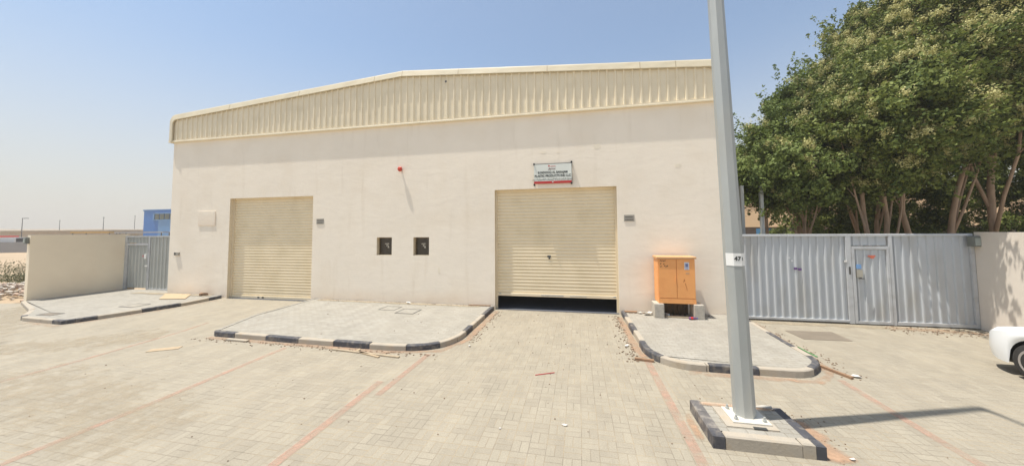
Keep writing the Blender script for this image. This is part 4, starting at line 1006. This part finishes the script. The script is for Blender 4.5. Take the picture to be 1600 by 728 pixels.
rng = np.random.default_rng(4)
C = np.stack([rng.normal(-27.5, 2.2, 5000), rng.normal(12.2, .7, 5000), np.abs(rng.normal(0, .22, 5000))+.05], 1); C = C[C[:, 0] < -21]
C2 = np.stack([rng.normal(-36, 4, 2500), rng.normal(16, 1.6, 2500), np.abs(rng.normal(0, .22, 2500))+.1], 1)
tag(leaves_mesh('scrub', np.concatenate([C, C2]), .13, .3, [M_scrub], None, 5), kind='stuff')

# ---------------------------------------------------------------- trees
def branch(mb, p0, p1, r0, r1, rn, n=6, wob=.12, k=7):
    p0, p1 = Vector(p0), Vector(p1); pts = []; L = (p1-p0).length
    ox, oy = rn.uniform(-1, 1), rn.uniform(-1, 1)
    for i in range(n+1):
        f = i/n; w_ = sin(pi*f)*wob*L
        pts.append(p0.lerp(p1, f)+Vector((ox*w_+rn.uniform(-.02, .02)*L*.3, oy*w_+rn.uniform(-.02, .02)*L*.3, 0)))
    mb.tube(pts, [r0+(r1-r0)*i/n for i in range(n+1)], k, caps=True)
    return pts
def tree(x, y, H, Rc, zc0, trunk, label, seed, nclus=150, per=260, flow=.5, leaf=.115, stems=None, lm=M_leaf, ry=None):
    """H top of crown, Rc radius, zc0 underside of the crown, trunk base radius"""
    T = thing('broadleaf_tree', label, 'tree', (x, y, 0), 'row of trees behind the right gate'); rn = random.Random(seed); rg = np.random.default_rng(seed)
    ry = ry or Rc
    # stems and limbs
    tr = MB(); tips = []
    stems = stems or [(0, 0, 0, 0)]
    for (dx, tx, ty, fork) in stems:
        ztop = zc0+.7+rn.random()*.6
        b0 = (x+dx*.25, y, -.05); b1 = (x+dx*.25+tx, y+ty, ztop)
        pts = branch(tr, b0, b1, trunk*1.1, trunk*.62, rn, 7, .07, 9)
        st_ = pts[-1]
        for q in range(4):
            a = rn.uniform(0, 2*pi); e = rn.uniform(.35, .75)
            tp = (st_.x+cos(a)*Rc*e*.6, st_.y+sin(a)*ry*e*.6, ztop+(H-ztop)*rn.uniform(.15, .5)); pp = branch(tr, pts[rn.choice([3, 4, 5, 6, 7])], tp, trunk*.5, trunk*.12, rn, 5, .1, 6); tips.append(pp)
            for _ in range(2):
                s0 = rn.choice(pp[2:5]); branch(tr, s0, s0+Vector((rn.uniform(-1, 1)*Rc*.25, rn.uniform(-1, 1)*ry*.25, rn.uniform(.2, .8))), trunk*.2, trunk*.05, rn, 3, .1, 5)
    tr.build('trunk', M_bark, T, smooth=True)
    # crown: clumps spread through an uneven envelope, most of them near its surface
    ctr = []; szs = []
    zmid = zc0+(H-zc0)*.45
    lob = [(rn.uniform(0, 2*pi), rn.uniform(-.8, 1), rn.uniform(.1, .28)) for _ in range(7)]
    for i in range(int(nclus*1.75)):
        v = rg.normal(size=3); v /= np.linalg.norm(v)
        th = math.atan2(v[1], v[0]); bump = 1-.10
        for (la, lz, am) in lob:
            bump += am*max(0, cos(th-la))**3*max(0, 1-abs(v[2]-lz)*1.2)
        rr_ = (rg.random()**.3)*bump
        hz = (H-.35-zmid) if v[2] > 0 else (zmid-zc0)
        sq = 1 if v[2] > 0 else (1-.25*abs(v[2]))
        # crowns taper upwards
        tap = 1-.28*max(0, v[2])
        c = (x+v[0]*Rc*rr_*tap*sq, y+v[1]*ry*rr_*tap*sq, zmid+v[2]*hz*rr_)
        ctr.append(c); szs.append(rg.uniform(.17, .43))
    pts = []; mis = []; nrs = []
    for c, s_ in zip(ctr, szs):
        n = int(per*1.35*(s_/.42)**2*rg.uniform(.8, 1.2)); d = rg.normal(size=(n, 3)); d /= np.linalg.norm(d, axis=1)[:, None]
        rr_ = rg.random(n)**.36; q = d*rr_[:, None]*s_*np.array([1, 1, .8])+np.array(c); pts.append(q); mis.append(np.zeros(n)); nrs.append(d+np.array([0, 0, .25]))
        if rg.random() < flow:
            for _ in range(rg.integers(2, 7)):
                d0 = rg.normal(size=3); d0[2] = abs(d0[2])*.8; d0[1] -= .5; d0 /= np.linalg.norm(d0); fc = np.array(c)+d0*s_*1.02
                m_ = rg.integers(40, 110); pts.append(fc+rg.normal(size=(m_, 3))*rg.uniform(.045, .08)); mis.append(np.ones(m_)); nrs.append(pts[-1]-fc)
    # loose sprays that break up the outline
    for c in ctr:
        v = np.array(c)-np.array((x, y, zmid)); v /= (np.linalg.norm(v)+1e-6)
        if rg.random() < .4:
            for _ in range(2):
                dv = v+rg.normal(size=3)*.45; dv[2] += .25; dv /= np.linalg.norm(dv); L_ = rg.uniform(.35, .95)
                m_ = int(26*L_/.6); tt = rg.random(m_)[:, None]; q = np.array(c)+dv*(.25+L_*tt)+rg.normal(size=(m_, 3))*(.11*(1.15-tt)); pts.append(q); mis.append(np.zeros(m_)); nrs.append(rg.normal(size=(m_, 3))*.6+np.array([0, 0, .8]))
    P = np.concatenate(pts); MI = np.concatenate(mis); NR = np.concatenate(nrs); NR /= (np.linalg.norm(NR, axis=1)[:, None]+1e-9)
    # loose twigs at the outline
    leaves_mesh('crown', P, leaf, .55, [lm, M_flow], T, seed+100, MI, nrm=NR)
    return T
GL = 'row of trees behind the right gate'
tree(6.6, 12.6, 5.8, 1.5, 3.1, .06, 'lowest tree at the left end of the row behind the long gate', 11, 120, 230, .2, lm=M_leaf2, stems=[(-.6, -.2, .1, 0), (.6, .3, -.1, 0)])
tree(7.95, 14.2, 8.4, 1.7, 3.3, .08, 'second tree from the left behind the long gate, rising in a peak', 12, 170, 240, .35, stems=[(0, .1, 0, 0), (1.2, .5, 0, 0)], lm=M_leaf2)
tree(8.75, 11.7, 8.3, 1.45, 3.2, .075, 'third tree from the left behind the long gate, above the wicket door', 13, 200, 240, .5, ry=2.6, stems=[(-.8, -.3, 0, 0), (.8, .1, .2, 0)])
tree(10.6, 14.6, 11.4, 1.85, 3.6, .075, 'tall tree whose slim curved trunk forks right of the wicket door', 14, 300, 240, .45, stems=[(-.5, -.7, 0, 0), (1.0, .3, 0, 0)])
tree(11.05, 12.9, 11.2, 2.0, 4.1, .085, 'tall flowering tree with a forked trunk near the right end of the gate', 15, 270, 250, .8, ry=2.7, stems=[(0, -.5, 0, 0), (.6, .9, 0, 0)])
tree(12.75, 13.2, 12.2, 2.6, 4.3, .105, 'biggest flowering tree with a thick pale trunk at the gate end', 16, 360, 250, .9, stems=[(0, .1, 0, 0), (.3, 2.6, -.2, 0)])
tree(14.9, 12.9, 11.8, 2.5, 4.2, .085, 'rightmost flowering tree above the pale right wall', 17, 320, 240, .8, stems=[(0, -.3, 0, 0), (1.2, 1.2, 0, 0)])
tree(17.6, 14.2, 11.5, 2.6, 3.0, .12, 'tree beyond the right edge of the row, cut off by the frame', 18, 260, 220, .5)
tree(11.0, 17.6, 8.0, 1.9, -.5, .07, 'dark low tree filling the gap behind the leftmost trunks', 19, 150, 220, 0)
tree(13.4, 18.2, 9.0, 2.5, -1, .08, 'dark low tree standing behind the forked trunk', 20, 230, 220, 0)
tree(17.6, 18.6, 10.0, 3.0, -1, .09, 'dark low tree behind the rightmost trunks', 21, 280, 220, 0)
tree(21.5, 18.6, 10.0, 3.0, .6, .09, 'dark low tree far behind the right wall', 22, 200, 220, 0)

# two steel posts rising behind the gate
for (x, lab) in ((5.24, 'grey steel post rising behind the gate, next to the street lamp'), (5.80, 'grey steel post rising behind the gate, nearer the trees')):
    T = thing('steel_post', lab, 'post', (x, 12, 0), 'steel posts behind the gate')
    b = MB(); b.box((x-.045, 11.95, 0), (x+.045, 12.05, 3.9)); b.build('shaft', M_galv, T)
    b = MB(); b.box((x-.1, 11.9, 0), (x+.1, 12.1, .015)); b.box((x-.05, 11.945, 3.9), (x+.05, 12.055, 3.92)); b.build('cap_plate', M_galv, T)
TB = thing('tan_building', 'tan rendered low building behind the gate, between the street lamp and the trees', 'building', (24, 44, 0))
b = MB(); b.box((14, 41.5, 2.75), (44, 56, 6.7)); b.box((14, 41.9, -.1), (44, 56, 2.75), 1); b.build('wall', [M_tan, mat('dark_recess', lin((92, 82, 74)), .9)], TB)
b = MB(); b.box((13.8, 41.3, 6.7), (44.2, 56.2, 6.95)); b.build('roof', M_white, TB)
for k in range(5):
    b = MB(); b.box((15.5+k*5.5, 41.86, .3), (18+k*5.5, 41.895, 2.4)); b.build('window', M_glass, TB)
BD = thing('storage_container', 'narrow tall blue box standing behind the gate below the tree', 'container', (13.9, 27.5, 0))
b = MB(); b.box((13.1, 26.8, .1), (13.45, 28, 2.58)); 
b = MB(); xx = 13.12
b.box((13.1, 26.85, .1), (13.52, 28.0, 2.56)); b.build('body', mat('teal_blue_paint', lin((36, 104, 146)), .5), BD)
b = MB(); b.box((13.14, 26.82, .2), (13.48, 26.849, 2.4)); b.build('door', mat('teal_blue_door', lin((40, 110, 150)), .5), BD)

# ---------------------------------------------------------------- far left
BB = thing('blue_warehouse', 'bright blue metal warehouse with strip windows beyond the left gate', 'building', (-66, 50, 0))
b = MB(); b.box((-77.2, 45.3, -.1), (-52, 70, 6.7)); b.build('wall', M_blue, BB)
b = MB(); b.box((-77.3, 45.2, 6.55), (-51.9, 70.2, 6.8)); b.build('roof', mat('blue_roof_trim', lin((70, 120, 176)), .5), BB)
b = MB(); b.box((-73.6, 45.22, .2), (-66, 45.29, 4.9)); b.build('panel', M_blue2, BB)
for k in range(5):
    b = MB(); b.box((-74.4+k*1.15, 45.18, 5.0), (-73.5+k*1.15, 45.28, 6.0)); f = b.build('window', mat('window_olive_glass', lin((96, 100, 84)), .3), BB)
b = MB(); b.box((-74.7, 45.12, 6.02), (-68.2, 45.28, 6.2)); b.box((-74.7, 45.12, 4.82), (-68.2, 45.28, 4.97)); b.box((-74.8, 45.12, 4.82), (-74.5, 45.28, 6.2)); b.build('window_frame', M_blue2, BB)
GW = MB(); GW.prism([(-81, 27), (-50, 38), (-50.1, 38.3), (-81.1, 27.3)], -.1, 1.5)
solid(GW, 'site_wall', mat('grey_site_wall', lin((150, 148, 146)), .9, .08, .5), 'low grey wall across the sandy plot at the far left', 'wall', (-65, 32, 0), fix=True)
# red lorry beyond the grey wall
TK = thing('parked_lorry', 'red and white lorry showing above the low grey wall at the far left', 'lorry', (-78, 30.6, 0))
def rbox(mb, a, b_, ang=R(20)): mb.box(a, b_, rz=ang, c=(-78, 30.6))
b = MB(); rbox(b, (-80.6, 29.5, .9), (-77.2, 31.8, 2.35)); b.build('cargo_box', mat('lorry_red', lin((206, 84, 66)), .5), TK)
b = MB(); rbox(b, (-77.1, 29.6, .6), (-75.3, 31.7, 2.1)); b.build('cab', M_white, TK)
b = MB(); rbox(b, (-75.29, 29.8, 1.4), (-75.25, 31.5, 2.0)); b.build('windscreen', M_glass, TK)
for x_ in (-80.4, -76.2):
    for yy in (29.6, 31.45):
        b = MB(); b.tube([(x_, yy, .5), (x_, yy+.25, .5)], .5, 16); b.build('wheel', M_black, TK)
WV = thing('parked_van', 'small white van beside the red lorry beyond the grey wall', 'van', (-68, 34.0, 0))
b = MB(); b.prism_y([(-69.6, .4), (-66.6, .4), (-66.4, 1.3), (-67.2, 1.5), (-67.8, 2.0), (-69.6, 2.05)], 34.2, 35.9); b.build('body', M_white, WV)
b = MB(); b.box((-69.2, 34.17, 1.5), (-67.9, 34.19, 1.85)); b.build('windows', M_glass, WV)
for x_ in (-69, -67.2):
    b = MB(); b.tube([(x_, 34.15, .38), (x_, 34.4, .38)], .38, 14); b.build('wheel', M_black, WV)
SH = thing('long_shed', 'long low tan shed roof just showing above the left wall', 'shed', (-110, 52, 0))
b = MB(); b.prism([(-126, 49), (-98, 52), (-99, 62), (-127, 59)], -.1, 3.0); b.build('wall', mat('shed_render', lin((176, 160, 136)), .9), SH)
b = MB(); b.prism([(-126.5, 48.6), (-97.6, 51.6), (-98.6, 62.4), (-127.4, 59.4)], 3.01, 3.35); b.build('roof', mat('tan_shed_roof', lin((168, 152, 126)), .7), SH)
YS = thing('yellow_canopy', 'low yellow canopy roof just above the middle of the left wall', 'canopy', (-81, 41, 0))
b = MB(); b.prism([(-83.6, 39.6), (-79.0, 41.9), (-80, 44), (-84.6, 41.8)], 2.66, 2.9); b.build('roof', mat('ochre_paint', lin((206, 164, 74)), .6), YS)
for (x_, y_) in ((-83.4, 39.8), (-79.2, 42), (-80.1, 43.8), (-84.3, 41.8)):
    b = MB(); b.box((x_-.05, y_-.05, 0), (x_+.05, y_+.05, 2.655)); b.build('leg', M_steel, YS)
CS = thing('grey_canopy', 'flat grey canopy roof above the left gate', 'canopy', (-70, 40, 0))
b = MB(); b.prism([(-71, 38.2), (-66, 41.2), (-67, 43), (-72, 40)], 2.62, 2.8); b.build('roof', M_gframe, CS)
for (x_, y_) in ((-70.9, 38.4), (-66.3, 41.2), (-67, 42.7), (-71.8, 40)):
    b = MB(); b.box((x_-.05, y_-.05, 0), (x_+.05, y_+.05, 2.615)); b.build('leg', M_steel, CS)
for (x_, y_, hh, arm, lab) in ((-110.9, 46, 5.7, 1, 'far street lamp with a short arm above the red lorry'), (-136.3, 62.6, 6.1, 0, 'faint far lamp pole above the middle of the left wall'),
                              (-106.5, 55.4, 6.2, 0, 'darkest far lamp pole above the right part of the left wall'), (-130.3, 74.4, 7.8, 0, 'faint far lamp pole just left of the blue warehouse')):
    T = thing('distant_lamp_pole', lab, 'street lamp', (x_, y_, 0), 'far lamp poles on the left horizon')
    b = MB(); b.tube([(x_, y_, 0), (x_, y_, hh)], [.08, .045], 6); b.build('shaft', M_steel, T)
    b = MB(); b.box((x_-(.1 if not arm else 0), y_-.1, hh), (x_+(.1 if not arm else 1.6), y_+.1, hh+.12)); b.build('lamp_head', M_steel, T)

# ---------------------------------------------------------------- dusty air
hz = MB(); hz.box((-340, -70, -1.2), (75, 130, 14.5))
hm = bpy.data.materials.new('dusty_air'); hm.use_nodes = True; n = hm.node_tree.nodes
n.remove(n['Principled BSDF']); pv = n.new('ShaderNodeVolumePrincipled'); pv.inputs['Color'].default_value = (.92, .89, .84, 1)
pv.inputs['Density'].default_value = .0018; pv.inputs['Anisotropy'].default_value = .2
hm.node_tree.links.new(pv.outputs[0], n['Material Output'].inputs['Volume'])
import os
if not os.environ.get('NOHAZE'): tag(hz.build('haze', hm, None, fix=True), kind='stuff')
